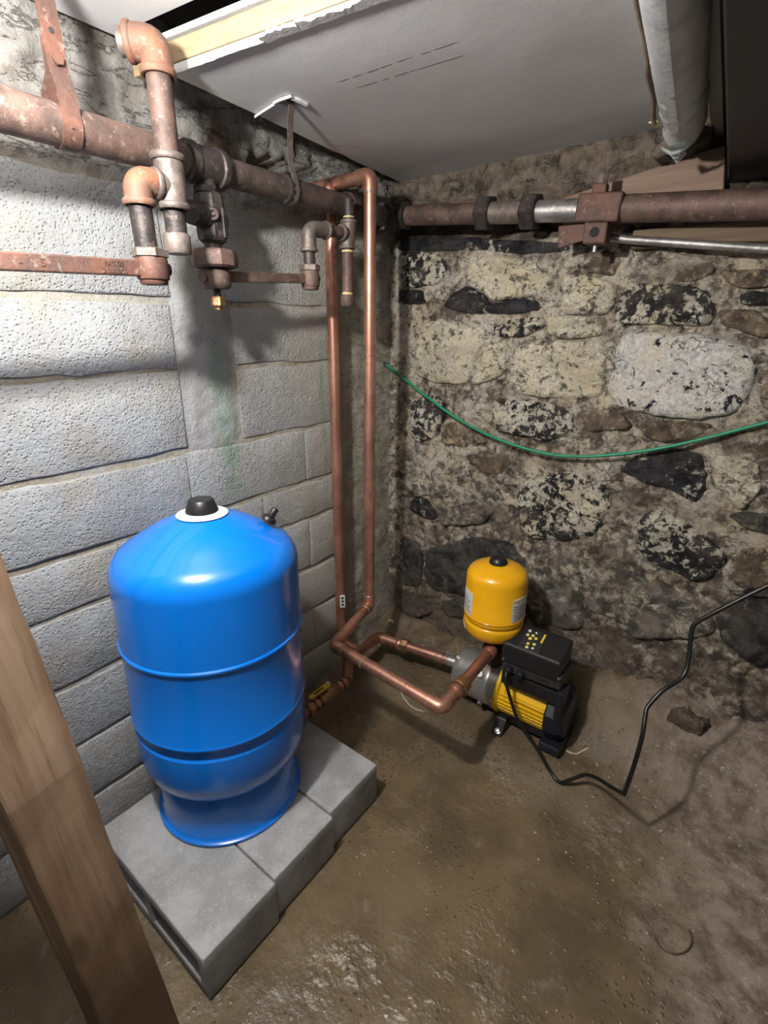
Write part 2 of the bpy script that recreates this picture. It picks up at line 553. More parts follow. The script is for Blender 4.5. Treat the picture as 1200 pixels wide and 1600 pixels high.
def prism(bm, poly, plane, d0, d1, bev=0.0):
    """poly of 2d points; plane 'xz' extrudes along y, 'xy' along z, 'yz' along x"""
    def P(p, d):
        a, b = p
        return {'xz': (a, d, b), 'xy': (a, b, d), 'yz': (d, a, b)}[plane]
    t = bmesh.new()
    lo = [t.verts.new(P(p, d0)) for p in poly]
    hi = [t.verts.new(P(p, d1)) for p in poly]
    t.faces.new(lo); t.faces.new(hi[::-1])
    n = len(poly)
    for i in range(n):
        t.faces.new((lo[i], hi[i], hi[(i + 1) % n], lo[(i + 1) % n]))
    bmesh.ops.recalc_face_normals(t, faces=t.faces[:])
    if bev:
        bmesh.ops.bevel(t, geom=t.edges[:], offset=bev, segments=2, profile=.5, affect='EDGES')
    merge(bm, t)
    return bm

def text_bm(body, size, depth, M4):
    cu = bpy.data.curves.new('t', 'FONT')
    cu.body = body; cu.size = size; cu.extrude = depth; cu.align_x = 'CENTER'; cu.align_y = 'CENTER'
    ob = bpy.data.objects.new('t', cu)
    COL.objects.link(ob)
    dg = bpy.context.evaluated_depsgraph_get()
    me = bpy.data.meshes.new_from_object(ob.evaluated_get(dg))
    bpy.data.objects.remove(ob); bpy.data.curves.remove(cu)
    bm = bmesh.new(); bm.from_mesh(me); bpy.data.meshes.remove(me)
    bmesh.ops.transform(bm, matrix=M4, verts=bm.verts[:])
    return bm

def axes(c, ax, ay, az):
    m = Matrix((V(ax), V(ay), V(az))).transposed().to_4x4()
    m.translation = V(c)
    return m

def fbm(p, sc, oct=5, h=.8):
    return noise.fractal(V(p) * sc, h, 2.1, oct)

def sstep(a, b, x):
    t = min(1, max(0, (x - a) / (b - a)))
    return t * t * (3 - 2 * t)

def grid(bm, us, vs_, fn):
    rows = [[bm.verts.new(fn(u, v)) for v in vs_] for u in us]
    for i in range(len(us) - 1):
        for j in range(len(vs_) - 1):
            bm.faces.new((rows[i][j], rows[i + 1][j], rows[i + 1][j + 1], rows[i][j + 1]))
    return bm

def lin(a, b, step):
    n = max(1, round((b - a) / step))
    return [a + (b - a) * i / n for i in range(n + 1)]

# ================================================================== THE SETTING
# ------------------------------------------------------------------ floor: wet earth rising to a bank at the stone wall
def ground(x, y):
    bank = .05 * sstep(-.62, -.36, y)
    k = .10 + .12 * sstep(.7, 1.1, x)
    bank += k * sstep(-.22 - .10 * sstep(.8, 1.2, x), .02, y)
    bank += .06 * sstep(1.35, 2.0, x) * sstep(-1.2, -.2, y)
    amp = .35 + .65 * max(sstep(1.05, 1.45, x), sstep(-.35, -.1, y)) + 2.2 * sstep(-.2, -.03, y)
    near = sstep(.62, .75, x) + sstep(-.62, -.72, -y) * 0
    n = fbm((x, y, 0), 4.5) * .012 * amp + fbm((x, y, 3), 19, 4) * .004 * amp
    flat = 1 - (1 - sstep(.60, .70, x)) * (1 - sstep(-.86, -.74, y))     # level under the concrete blocks
    return bank + n * flat - .004 * (1 - flat)

bm = bmesh.new()
grid(bm, lin(-.06, 2.9, .016), lin(-3.2, .08, .016), lambda x, y: (x, y, ground(x, y)))
struct('floor', bm, 'wet_mud', angle=180)

# ------------------------------------------------------------------ left wall: painted blocks, parged corner pier, concrete head
HOLE = (-.52, 1.955)
def wl(y, z):
    n = fbm((0, y, z), 7) * .006 + fbm((5, y, z), 30, 4) * .0025
    x = -.0035 + n * .4
    pier = sstep(-.335, -.30, y + fbm((9, 0, z), 3) * .02)
    x += pier * (.008 + n * .8)
    if z < 1.86:
        strip = sstep(-1.0, -.975, y) * (1 - sstep(-.845, -.82, y)) * sstep(1.13, 1.17, z)
        x += strip * (.0065 + n)
    band = sstep(1.835, 1.85, z + n)
    x += band * (.010 + n * 1.6)
    # crumbling ledge along the head of the wall
    ed = 1.965 + .02 * fbm((2, y, 0), 5) - .025 * sstep(-1.0, -.2, y)
    led = sstep(ed - .006, ed + .006, z)
    x += led * (-.020 + n * 1.6 + .006 * fbm((7, y, z), 26, 5))
    # ragged opening knocked through for the copper lines
    dy = (y - HOLE[0]) / .17; dz = (z - HOLE[1]) / .05
    q = dy * dy + dz * dz + fbm((1, y, z), 11) * .35
    x -= .16 * (1 - sstep(.75, 1.05, q))
    q2 = ((y + .39) / .07) ** 2 + ((z - 1.955) / .05) ** 2 + fbm((1, y, z), 11) * .3
    x -= .10 * (1 - sstep(.75, 1.05, q2))
    return (x, y, z)
bm = bmesh.new()
grid(bm, lin(-3.2, .05, .0125), lin(-.05, 2.2, .0115), wl)
wall_left = struct('wall_left', bm, 'joint_parge', angle=180)

def make_block(y0, y1, z0, z1, rnd):
    bm = bmesh.new()
    d = rnd.uniform(.002, .0045)
    j = .008
    jy = j if z0 > 1.15 else .002
    box(bm, -.02, d, y0 + jy, y1 - jy, z0 + j, z1 - j)
    t0 = y1 - y0
    es = [e for e in bm.edges if abs(e.verts[0].co.y - e.verts[1].co.y) > .05]
    bmesh.ops.subdivide_edges(bm, edges=es, cuts=9, use_grid_fill=True)
    es = [e for e in bm.edges if all(v.co.x > 0 for v in e.verts) and (e.calc_face_angle(0) > 1)]
    bmesh.ops.bevel(bm, geom=es, offset=.006, segments=2, profile=.5, affect='EDGES')
    tz = rnd.uniform(-.006, .006)
    for v in bm.verts:
        if v.co.x > -.01:
            v.co.y += fbm(v.co, 9) * .004
            v.co.z += fbm(v.co + V((3, 1, 2)), 11) * .0065 + tz * (v.co.y - y0) / t0
            v.co.x += fbm(v.co + V((8, 1, 2)), 6) * .0018
    o = put('block', bm, 'painted_block', wall_left)
    return o
rnd = random.Random(4)
ZC = [0, .19, .39, .585, .795, .947, 1.155, 1.39, 1.575, 1.842]
for i in range(len(ZC) - 1):
    z0, z1 = ZC[i], ZC[i + 1]
    if z0 > 1.15:
        spans = [(-3.1, -2.58), (-2.57, -2.06), (-2.05, -1.545), (-1.54, -1.0), (-.815, -.318)]
        if z0 > 1.56:
            spans[-2] = (-1.54, -.995); spans[-1] = (-.84, -.322)
    else:
        off = [.0, .24][i % 2]
        ys = [-.325, -.75 + off * .9, -1.26 + off, -1.77 + off, -2.28 + off, -2.79 + off, -3.15]
        if ys[1] > -.45:
            ys.pop(1)
        spans = [(ys[k + 1], ys[k]) for k in range(len(ys) - 1)]
    for a, b in spans:
        make_block(a, b, z0, z1, rnd)

# ------------------------------------------------------------------ right wall: rubble stones bedded in lime mortar
def wr(x, z):
    p = (x, 0, z)
    d = .013 * fbm(p, 5) + .009 * fbm(p, 14, 5) + .005 * fbm(p, 44, 4)
    y = -.009 - d
    # recess behind the pipe along the head of the wall
    y += .05 * sstep(1.80, 1.83, z + fbm(p, 6) * .02) * (1 - sstep(1.87, 1.90, z)) * (1 - sstep(.72, .8, x))
    return (x, y, z)
bm = bmesh.new()
grid(bm, lin(-.05, 2.9, .0135), lin(-.05, 2.2, .0135), wr)
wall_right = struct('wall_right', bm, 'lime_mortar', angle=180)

STONES = [
 ('speck', [(0.05,1.783),(0.155,1.788),(0.266,1.758),(0.275,1.7),(0.248,1.666),(0.122,1.657),(0.052,1.68)]),
 ('speck', [(0.472,1.507),(0.551,1.533),(0.664,1.544),(0.686,1.515),(0.615,1.476),(0.496,1.475)]),
 ('speck', [(0.12,1.205),(0.236,1.246),(0.306,1.199),(0.269,1.077),(0.138,1.027)]),
 ('speck', [(0.494,1.236),(0.638,1.257),(0.809,1.244),(0.816,1.154),(0.733,1.106),(0.631,1.122),(0.524,1.139)]),
 ('speck', [(0.644,0.888),(0.679,0.958),(0.765,0.993),(0.849,1.007),(0.94,0.995),(0.993,0.929),(0.987,0.85),(0.926,0.775),(0.835,0.74),(0.692,0.725),(0.652,0.804)]),
 ('speck', [(0.904,1.575),(0.922,1.604),(0.962,1.632),(1.034,1.625),(1.115,1.621),(1.166,1.588),(1.178,1.54),(1.161,1.512),(1.067,1.513),(0.912,1.521)]),
 ('speck', [(1.085,0.873),(1.116,0.927),(1.202,0.919),(1.283,0.876),(1.346,0.839),(1.328,0.752),(1.283,0.719),(1.131,0.74),(1.089,0.797)]),
 ('dark', [(0.052,1.654),(0.172,1.646),(0.173,1.599),(0.059,1.599)]),
 ('dark', [(0.269,1.582),(0.301,1.627),(0.366,1.653),(0.442,1.622),(0.476,1.584),(0.583,1.602),(0.64,1.594),(0.662,1.565),(0.607,1.553),(0.383,1.557)]),
 ('dark', [(0.13,0.762),(0.214,0.797),(0.285,0.721),(0.259,0.69),(0.132,0.711)]),
 ('dark', [(1.227,1.589),(1.254,1.601),(1.29,1.594),(1.313,1.564),(1.238,1.566)]),
 ('dark', [(0.976,1.038),(1.046,1.112),(1.118,1.14),(1.226,1.138),(1.255,1.018),(1.235,0.975),(1.163,1.009),(1.061,1.021)]),
 ('dark', [(0.043,1.852),(0.268,1.829),(0.448,1.801),(0.451,1.765),(0.271,1.775),(0.044,1.799)]),  # this and the next: shade behind the pipe painted as dark stone
 ('dark', [(0.458,1.8),(0.708,1.766),(0.744,1.745),(0.66,1.736),(0.472,1.756)]),
 ('cream', [(0.36,1.747),(0.453,1.748),(0.561,1.732),(0.645,1.71),(0.686,1.668),(0.672,1.629),(0.629,1.611),(0.583,1.607),(0.475,1.595),(0.442,1.631),(0.376,1.659)]),
 ('cream', [(0.163,1.527),(0.248,1.541),(0.341,1.521),(0.452,1.498),(0.45,1.452),(0.412,1.376),(0.389,1.297),(0.234,1.298),(0.144,1.324),(0.147,1.448)]),
 ('cream', [(0.461,1.452),(0.548,1.462),(0.548,1.344),(0.488,1.313),(0.412,1.299),(0.428,1.386)]),
 ('cream', [(0.56,1.382),(0.589,1.445),(0.691,1.464),(0.814,1.466),(0.884,1.45),(0.901,1.37),(0.89,1.281),(0.76,1.271),(0.636,1.271),(0.572,1.308)]),
 ('cream', [(0.687,1.54),(0.778,1.546),(0.863,1.529),(0.878,1.482),(0.745,1.469),(0.693,1.49)]),
 ('cream', [(0.72,1.666),(0.82,1.665),(0.887,1.635),(0.899,1.582),(0.877,1.545),(0.735,1.547)]),
 ('cream', [(1.25,1.117),(1.272,1.145),(1.364,1.135),(1.392,1.061),(1.358,0.98),(1.327,0.999),(1.269,1.055)]),
 ('white', [(0.925,1.296),(0.924,1.363),(0.935,1.467),(0.985,1.491),(1.14,1.484),(1.246,1.464),(1.294,1.423),(1.309,1.353),(1.295,1.286),(1.251,1.252),(1.123,1.239),(0.942,1.264)]),
 ('tan', [(0.279,1.122),(0.363,1.153),(0.506,1.086),(0.406,1.041),(0.27,1.045)]),
 ('tan', [(0.396,1.007),(0.487,1.042),(0.599,1.017),(0.572,0.96),(0.494,0.947)]),
 ('tan', [(0.952,1.646),(0.983,1.68),(1.142,1.679),(1.159,1.655),(1.114,1.628),(1.032,1.635)]),
 ('tan', [(0.737,1.673),(0.787,1.73),(0.872,1.73),(0.901,1.693),(0.883,1.657),(0.811,1.669)]),
 ('tan', [(1.165,1.655),(1.277,1.654),(1.309,1.612),(1.223,1.606),(1.19,1.621)]),
 ('tan', [(1.185,1.554),(1.276,1.552),(1.335,1.492),(1.303,1.478),(1.199,1.512)]),
 ('tan', [(0.828,1.236),(0.978,1.242),(1.009,1.194),(0.873,1.16)]),
 ('tan', [(1.309,1.382),(1.352,1.411),(1.394,1.274),(1.337,1.29)]),
 ('tan', [(1.014,1.216),(1.187,1.234),(1.269,1.223),(1.226,1.171),(1.062,1.157)]),
 ('tan', [(1.347,0.831),(1.418,0.876),(1.475,0.849),(1.504,0.772),(1.41,0.723),(1.348,0.758)]),
 ('tan', [(1.247,1.205),(1.4,1.245),(1.437,1.184),(1.374,1.144),(1.27,1.153)]),
 ('tan', [(0.091,1.948),(0.241,1.942),(0.388,1.931),(0.398,1.871),(0.254,1.883),(0.104,1.899)]),
 ('tan', [(0.41,1.905),(0.626,1.886),(0.742,1.882),(0.733,1.834),(0.577,1.847),(0.423,1.866)]),
 ('ash', [(0.126,0.967),(0.384,1.0),(0.519,0.929),(0.582,0.854),(0.511,0.737),(0.3,0.675),(0.291,0.734),(0.227,0.806),(0.13,0.774)]),
 ('ash', [(0.7,0.648),(0.779,0.704),(0.899,0.694),(0.948,0.545),(0.957,0.406),(0.777,0.335),(0.721,0.443)]),
 ('ash', [(0.935,0.64),(1.027,0.699),(1.142,0.674),(1.263,0.664),(1.325,0.655),(1.373,0.556),(1.294,0.493),(1.113,0.429),(1.058,0.496),(0.966,0.484)]),
 ('grey', [(0.223,0.527),(0.432,0.646),(0.631,0.675),(0.7,0.602),(0.715,0.453),(0.45,0.361),(0.223,0.331)]),
 ('grey', [(0.105,0.562),(0.208,0.549),(0.201,0.331),(0.095,0.31)]),
 ('grey', [(0.095,0.281),(0.246,0.29),(0.271,0.214),(0.161,0.143),(0.081,0.158)]),
 ('grey', [(1.329,0.957),(1.358,0.976),(1.444,0.991),(1.471,0.924),(1.367,0.932)]),
 ('grey', [(1.352,0.626),(1.414,0.705),(1.501,0.727),(1.575,0.505),(1.474,0.478),(1.392,0.533)]),
 ('grey', [(1.371,0.71),(1.495,0.756),(1.506,0.733),(1.413,0.71)]),
 ('grey', [(0.29,0.291),(0.451,0.348),(0.723,0.431),(0.731,0.348),(0.458,0.243),(0.308,0.214)]),
]


def chaikin(p):
    out = []
    for i in range(len(p)):
        a = V((*p[i], 0)); b = V((*p[(i + 1) % len(p)], 0))
        out += [a * .88 + b * .12, a * .12 + b * .88]
    return [(q.x, q.y) for q in out]

def resample(p, n):
    L = []
    for i in range(len(p)):
        a = p[i]; b = p[(i + 1) % len(p)]
        L.append(math.hypot(b[0] - a[0], b[1] - a[1]))
    tot = sum(L); out = []
    i = 0; acc = 0
    for k in range(n):
        s = tot * k / n
        while acc + L[i] < s:
            acc += L[i]; i += 1
        t = (s - acc) / L[i]
        a = p[i]; b = p[(i + 1) % len(p)]
        out.append((a[0] + (b[0] - a[0]) * t, a[1] + (b[1] - a[1]) * t))
    return out

def make_stone(kind, poly, h, seed):
    n = 44
    pts = resample(chaikin(poly), n)
    cx = sum(p[0] for p in pts) / n; cz = sum(p[1] for p in pts) / n
    bm = bmesh.new()
    so = V((seed * 3.1, 0, seed * 1.7))
    tilt = (noise.noise(so) * .10, noise.noise(so + V((9, 0, 0))) * .10)
    prof = [(1.06, -.025), (1.045, .001), (1.02, .50), (.97, .80), (.88, .95), (.74, 1.0), (.58, 1.03), (.42, 1.0), (.27, 1.02), (.13, 1.0)]
    rings = []
    for s, d in prof:
        rr = []
        for (px, pz) in pts:
            w = V((px, 0, pz))
            js = 1 + .07 * noise.noise((w + so) * 16) + .05 * noise.noise((w + so) * 42)
            x = cx + (px - cx) * s * js; z = cz + (pz - cz) * s * js
            dep = d * h if d > .01 else d
            if d > .01:
                q = V((x, 0, z)) + so
                dep += (.012 * fbm(q, 7) + .007 * fbm(q, 22, 5) + .003 * fbm(q, 60, 3)) * min(1, d * 1.2)
                dep += (x - cx) * tilt[0] + (z - cz) * tilt[1]
            rr.append(bm.verts.new((x, .002 - dep, z)))
        rings.append(rr)
    c = bm.verts.new((cx, .002 - h * 1.0, cz))
    for a, b in zip(rings, rings[1:]):
        for i in range(n):
            bm.faces.new((a[i], a[(i + 1) % n], b[(i + 1) % n], b[i]))
    for i in range(n):
        bm.faces.new((rings[-1][i], rings[-1][(i + 1) % n], c))
    bmesh.ops.translate(bm, verts=bm.verts[:], vec=(-cx, 0, -cz))
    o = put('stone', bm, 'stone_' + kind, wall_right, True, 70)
    o.location = (cx, 0, cz)
    return o

H = {'white': .036, 'speck': .030, 'dark': .024, 'cream': .027, 'tan': .020, 'ash': .023, 'grey': .028}
for i, (k, p) in enumerate(STONES):
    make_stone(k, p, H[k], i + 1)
# further stones, out of the frame to the right, in the same rough courses
rnd = random.Random(11)
zz = .18
row = 0
while zz < 1.95:
    hh = rnd.uniform(.13, .21)
    xx = 1.52 + rnd.uniform(0, .15) + (.12 if zz < .7 else 0)
    while xx < 2.75:
        ww = rnd.uniform(.18, .36)
        q = []
        for fx, fz in ((0, 0), (.35, -.05), (.7, 0), (1, .05), (1.03, .5), (.98, .95), (.6, 1.05), (.25, 1), (0, .93), (-.04, .5)):
            q.append((xx + fx * ww + rnd.uniform(-.015, .015), zz + fz * hh + rnd.uniform(-.012, .012)))
        k = rnd.choice(['speck', 'cream', 'tan', 'ash', 'grey', 'tan', 'cream', 'dark'])
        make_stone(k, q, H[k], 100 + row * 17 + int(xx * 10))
        xx += ww + rnd.uniform(.02, .05)
    zz += hh + .03
    row += 1

# ------------------------------------------------------------------ ceiling
CZ = 2.03
bm = bmesh.new()
xs = [0, 1, 2, 3]
def lx(y):                                        # skewed left edge, standing off the block wall
    return .045 + (.07 - y) / 1.095 * .114
def ey(x):
    return -1.048 + .143 * x
ys = [-1.0] + lin(-.93, -.785, .072) + [-.735] + lin(-.68, .06, .05)
hole = (-.785, -.735)
cells = []
def colx(y):
    l = lx(y) + .006 * fbm((0, y, 0), 12)
    return [l, .232, .292, .6, 1.2, 2.9]
for a, b in zip(ys, ys[1:]):
    A = colx(a); B = colx(b)
    for i in range(5):
        if i == 1 and abs(a - hole[0]) < .01 and abs(b - hole[1]) < .01:
            continue
        sk = lambda x, y: y + (.143 * min(x, 1.3) - .048) * (1 - min(1, max(0, (y + 1.0) / .2)))
        v = [bm.verts.new((x_, sk(x_, y_), CZ)) for x_, y_ in ((A[i], a), (A[i + 1], a), (B[i + 1], b), (B[i], b))]
        bm.faces.new(v)
bmesh.ops.remove_doubles(bm, verts=bm.verts[:], dist=.0005)
geo = bmesh.ops.extrude_face_region(bm, geom=bm.faces[:])
bmesh.ops.translate(bm, verts=[g for g in geo['geom'] if isinstance(g, bmesh.types.BMVert)], vec=(0, 0, .0125))
ceiling = struct('ceiling', bm, 'drywall', False)
# lifted paper lips round the cut-out for the strap, and the torn gypsum along the open edge
def lip(pts, w, name='torn_edge'):
    bm = bmesh.new()
    rr = random.Random(len(pts))
    P = [V(p) for p in pts]
    a = []; b = []
    for i, p in enumerate(P):
        d = (P[min(i + 1, len(P) - 1)] - P[max(i - 1, 0)]).normalized()
        s = d.cross(V((0, 0, 1)))
        k = w * (1 + .5 * fbm((i * .37, w * 99, 0), 1.0, 4))
        a.append((p, p + s * k + V((0, 0, -.002))))
    lo = [[bm.verts.new(q + V((0, 0, dz))) for q in pr for dz in (0, -.006)] for pr in a]
    for u, v in zip(lo, lo[1:]):
        bm.faces.new((u[0], v[0], v[2], u[2])); bm.faces.new((u[1], u[3], v[3], v[1]))
        bm.faces.new((u[0], u[1], v[1], v[0])); bm.faces.new((u[2], v[2], v[3], u[3]))
    bm.faces.new(lo[0]); bm.faces.new(lo[-1])
    return part(name, bm, 'torn_gypsum', ceiling, False)
lip([(.232, -.785, CZ), (.26, -.788, CZ), (.295, -.785, CZ)], .008)
lip([(.292, -.785, CZ), (.294, -.76, CZ), (.292, -.733, CZ)], -.006)
lip([(.13, -.765, CZ - .001), (.18, -.775, CZ - .001), (.235, -.787, CZ - .001)], .004)
n = 26
lip([(.43 + .5 * i / 60, ey(.43 + .5 * i / 60) + .002 + .003 * fbm((i * .3, 0, 0), 1), CZ + .001) for i in range(61)], .024)
lip([(.165 + .27 * i / 24, ey(.165 + .27 * i / 24), CZ + .001) for i in range(25)], .006)

bm = bmesh.new()
prism(bm, [(.01, -3.2), (2.9, -3.2), (2.9, -.66), (.01, -1.056)], 'xy', 2.125, 2.14)
up = struct('ceiling.001', bm, 'drywall', False)
bm = bmesh.new()
box(bm, -.2, 2.9, -3.2, .06, 2.21, 2.23)
struct('ceiling.002', bm, 'dark_void', False)  # cover over the boards; the gaps' shade is put into its near-black colour
def strip(x0, x1, d0, d1, z0, z1, mat, name, label):
    bm = bmesh.new()
    prism(bm, [(x0, ey(x0) + d0), (x1, ey(x1) + d0), (x1, ey(x1) + d1), (x0, ey(x0) + d1)], 'xy', z0, z1, .002)
    return struct(name, bm, mat, False, label=label)
strip(.045, 2.2, -.002, .04, 2.044, 2.083, 'pine_lath', 'trim_1', 'pale pine lath along the cut edge of the ceiling board')
strip(.045, 2.2, -.004, .035, 2.089, 2.100, 'torn_gypsum', 'trim_2', 'white painted strip above the pine lath')
bm = bmesh.new()
prism(bm, [(1.136, -.681), (1.163, -.66), (1.109, .015), (1.084, .0)], 'xy', 1.985, 2.029)
b2 = [(1.2, -1.5), (1.228, -1.5), (1.163, -.66), (1.136, -.681)]
prism(bm, b2, 'xy', 1.985, 2.029)
struct('trim_3', bm, 'pale_trim', False, label='pale batten under the ceiling beside the black duct')

# ================================================================== THE THINGS
# ------------------------------------------------------------------ three hollow concrete blocks under the blue tank
def conc_block(x0, x1, y0, y1, h, label, rot=0.0):
    bm = bmesh.new()
    w, l = (y1 - y0), (x1 - x0)
    t = .032
    xs_ = [0, t, l / 2 - t / 2, l / 2 + t / 2, l - t, l]
    zs_ = [0, .034, h - .036, h]
    vs_ = {}
    def vert(i, k, s):
        key = (i, k, s)
        if key not in vs_:
            vs_[key] = bm.verts.new((xs_[i] - l / 2, (-w / 2, w / 2)[s], zs_[k]))
        return vs_[key]
    solid = lambda i, k: 0 <= i < 5 and 0 <= k < 3 and not (k == 1 and i in (1, 3))
    for i in range(5):
        for k in range(3):
            if not solid(i, k):
                continue
            for s in (0, 1):
                bm.faces.new([vert(i, k, s), vert(i + 1, k, s), vert(i + 1, k + 1, s), vert(i, k + 1, s)])
            for (di, dk, e) in ((-1, 0, ((i, k), (i, k + 1))), (1, 0, ((i + 1, k), (i + 1, k + 1))), (0, -1, ((i, k), (i + 1, k))), (0, 1, ((i, k + 1), (i + 1, k + 1)))):
                if not solid(i + di, k + dk):
                    (a, b), (c, d) = e
                    bm.faces.new([vert(a, b, 0), vert(c, d, 0), vert(c, d, 1), vert(a, b, 1)])
    bmesh.ops.recalc_face_normals(bm, faces=bm.faces[:])
    es = [e for e in bm.edges if len(e.link_faces) == 2 and e.calc_face_angle(0) > 1]
    bmesh.ops.bevel(bm, geom=es, offset=.0045, segments=2, profile=.5, affect='EDGES')
    o = put('concrete_block', bm, 'grey_concrete', None, True, 50)
    o.location = ((x0 + x1) / 2, (y0 + y1) / 2, 0)
    o.rotation_euler = (0, 0, rot)
    o['label'] = label; o['category'] = 'concrete block'; o['group'] = 'concrete blocks under the blue tank'
conc_block(.085, .602, -1.502, -1.286, .15, 'grey concrete block nearest the wooden post, its open hollow end showing')
conc_block(.085, .592, -1.282, -1.058, .15, 'middle grey concrete block, mostly covered by the base of the blue tank')
conc_block(.085, .576, -1.052, -.830, .15, 'grey concrete block nearest the copper pipes, lying in the shade of the blue tank')

# ------------------------------------------------------------------ blue pressure tank
BA = V((-.0042, .0242, 1)).normalized()
BO = V((.2584, -1.1664, .15))
def bp(h):
    return BO + BA * h
tank = thing('pressure_tank', 'large glossy blue pressure tank standing on grey concrete blocks', 'tank', BO)
RB = .2375
prof = [(.16, .14), (.185, .145), (.205, .158), (.222, .18), (.232, .205), (RB, .235), (RB, .305), (RB - .001, .318), (RB - .006, .324), (RB - .0065, .338), (RB - .005, .350), (RB + .003, .357), (RB + .0035, .362), (RB, .368),
        (RB, .574), (RB + .0005, .577), (RB + .0045, .581), (RB + .0045, .586), (RB + .0005, .590), (RB, .594), (RB, .765)]
for i in range(1, 10):
    a = R(90 * i / 9 * .72)
    prof.append((RB - .075 + .075 * math.cos(a), .765 + .075 * math.sin(a)))
r0, h0 = prof[-1]
for t in (.15, .3, .45, .6, .75, .88, 1):
    prof.append((r0 * (1 - t), h0 + (.912 - h0) * (1 - (1 - t) ** 1.75)))
bm = bmesh.new(); lathe(bm, prof, BO, BA, 96)
body = part('body', bm, 'tank_blue', tank, angle=35)
bm = bmesh.new(); lathe(bm, [(.2125, 0), (.2135, .003), (.2125, .007), (.205, .010), (.2005, .016), (.198, .06), (.196, .15), (.19, .16), (.186, .15), (.192, .05), (.2, .003), (.2125, 0)], BO, BA, 96)
part('skirt', bm, 'tank_blue', tank, angle=50)
bm = bmesh.new(); lathe(bm, [(.0, .9155), (.056, .9085), (.0645, .9055), (.065, .904), (.05, .903), (0, .908)], BO, BA, 40)
part('sticker_ring', bm, 'sticker_white', tank, label='white round sticker under the black cap')
bm = bmesh.new(); lathe(bm, [(0, .910), (.041, .910), (.0405, .915), (.032, .940), (.029, .943), (0, .9435)], BO, BA, 32)
part('cap', bm, 'black_plastic', tank, label='black plastic cap')
nv = V((.30, .50, .80)).normalized()
pv = bp(.868) + V((.085, .150, 0))
av = bmesh.new(); lathe(av, [(0, -.012), (.021, -.012), (.021, -.003), (.017, .002), (.010, .003), (.0095, .027), (.008, .029), (0, .029)], pv, nv, 24)
part('air_valve', av, 'black_plastic', tank, label='black air valve stub')

# ------------------------------------------------------------------ leaning wooden stud
pb = V((.556, -1.643, -.01))
az = V((-.087, -.043, .994)).normalized()
ptop = pb + az * 2.135
fn = V((math.cos(R(7)), math.sin(R(7)), 0)); fn = (fn - az * fn.dot(az)).normalized()
sd = az.cross(fn).normalized()
bm = bmesh.new()
t = bmesh.new()
L = (ptop - pb).length
box(t, -.05, .05, -.054, .066, 0, L)
bmesh.ops.subdivide_edges(t, edges=[e for e in t.edges if abs(e.verts[0].co.z - e.verts[1].co.z) > .5], cuts=26, use_grid_fill=True)
es = [e for e in t.edges if abs(e.verts[0].co.x - e.verts[1].co.x) < 1e-6 and abs(e.verts[0].co.y - e.verts[1].co.y) < 1e-6]
bmesh.ops.bevel(t, geom=es, offset=.006, segments=2, profile=.5, affect='EDGES')
for v in t.verts:
    v.co.x += .004 * fbm(v.co, 6); v.co.y += .004 * fbm(v.co + V((4, 2, 1)), 6)
me = bpy.data.meshes.new('wooden_post'); bmesh.ops.recalc_face_normals(t, faces=t.faces[:]); t.to_mesh(me); t.free()
me.materials.append(M['stud_wood'])
o = bpy.data.objects.new('wooden_post', me); COL.objects.link(o)
o.matrix_world = axes(pb, fn, sd, az)
o['label'] = 'weathered muddy wooden post standing beside the concrete blocks'; o['category'] = 'wooden post'

# ------------------------------------------------------------------ copper discharge line: wall opening > down the corner > loop > pump outlet
CR = .0205
def sleeve(bm, a, d, L, r=None):
    a = V(a); d = V(d).normalized()
    r = r or CR + .0035
    lathe(bm, [(CR * .9, 0), (r - .001, 0), (r, .002), (r, L - .002), (r - .001, L), (CR * .9, L)], a, d, 24)

def elbow(parent, p, q, s, r=CR + .0035, mat='copper', leg=.045, rad=.034):
    """an elbow fitting at q between directions towards p and s, with a collar at each mouth"""
    p, q, s = V(p), V(q), V(s)
    d1 = (p - q).normalized(); d2 = (s - q).normalized()
    bm = bmesh.new()
    tube(bm, [q + d1 * leg, q, q + d2 * leg], r, 24, rad)
    e = part('elbow', bm, mat, parent)
    return e

def straight(parent, a, b, r=CR, mat='copper', name='pipe', seg=24):
    bm = bmesh.new(); cyl(bm, a, b, r, seg, bev=.001)
    return part(name, bm, mat, parent)

def collar(parent, a, d, L, r, mat, name='coupling', seg=28):
    bm = bmesh.new(); a = V(a); d = V(d).normalized()
    lathe(bm, [(r * .8, 0), (r - .002, 0), (r, .003), (r, L - .003), (r - .002, L), (r * .8, L)], a, d, seg)
    return part(name, bm, mat, parent)

P1 = [V((-.08, -.392, 1.952)), V((.205, -.382, 1.957)), V((.200, -.404, .418)), V((.272, -.698, .411)), V((.742, -.712, .388)), V((.722, -.315, .375))]
cl = thing('copper_discharge_line', 'copper pipe dropping down the room corner and looping to the pump outlet', 'pipe', (.200, -.404, .375))
for a, b in zip(P1, P1[1:]):
    straight(cl, a, b)
for i in range(1, len(P1) - 1):
    elbow(cl, P1[i - 1], P1[i], P1[i + 1])
d = (P1[4] - P1[3]).normalized()
for tt in (.30,):
    q = P1[3] + (P1[4] - P1[3]) * tt
    collar(cl, q, d, .006, CR + .003, 'solder', 'solder_joint')
for q, e in ((P1[1], P1[2] - P1[1]), (P1[2], P1[1] - P1[2]), (P1[2], P1[3] - P1[2]), (P1[3], P1[2] - P1[3]), (P1[3], P1[4] - P1[3]), (P1[4], P1[3] - P1[4]), (P1[4], P1[5] - P1[4]), (P1[1], P1[0] - P1[1])):
    e = e.normalized()
    collar(cl, q + e * .045, e, .004, CR + .0025, 'solder', 'solder_joint')
d = (P1[5] - P1[4]).normalized()
q = P1[4] + d * .105
collar(cl, q - d * .022, d, .028, CR + .006, 'copper', 'coupling')
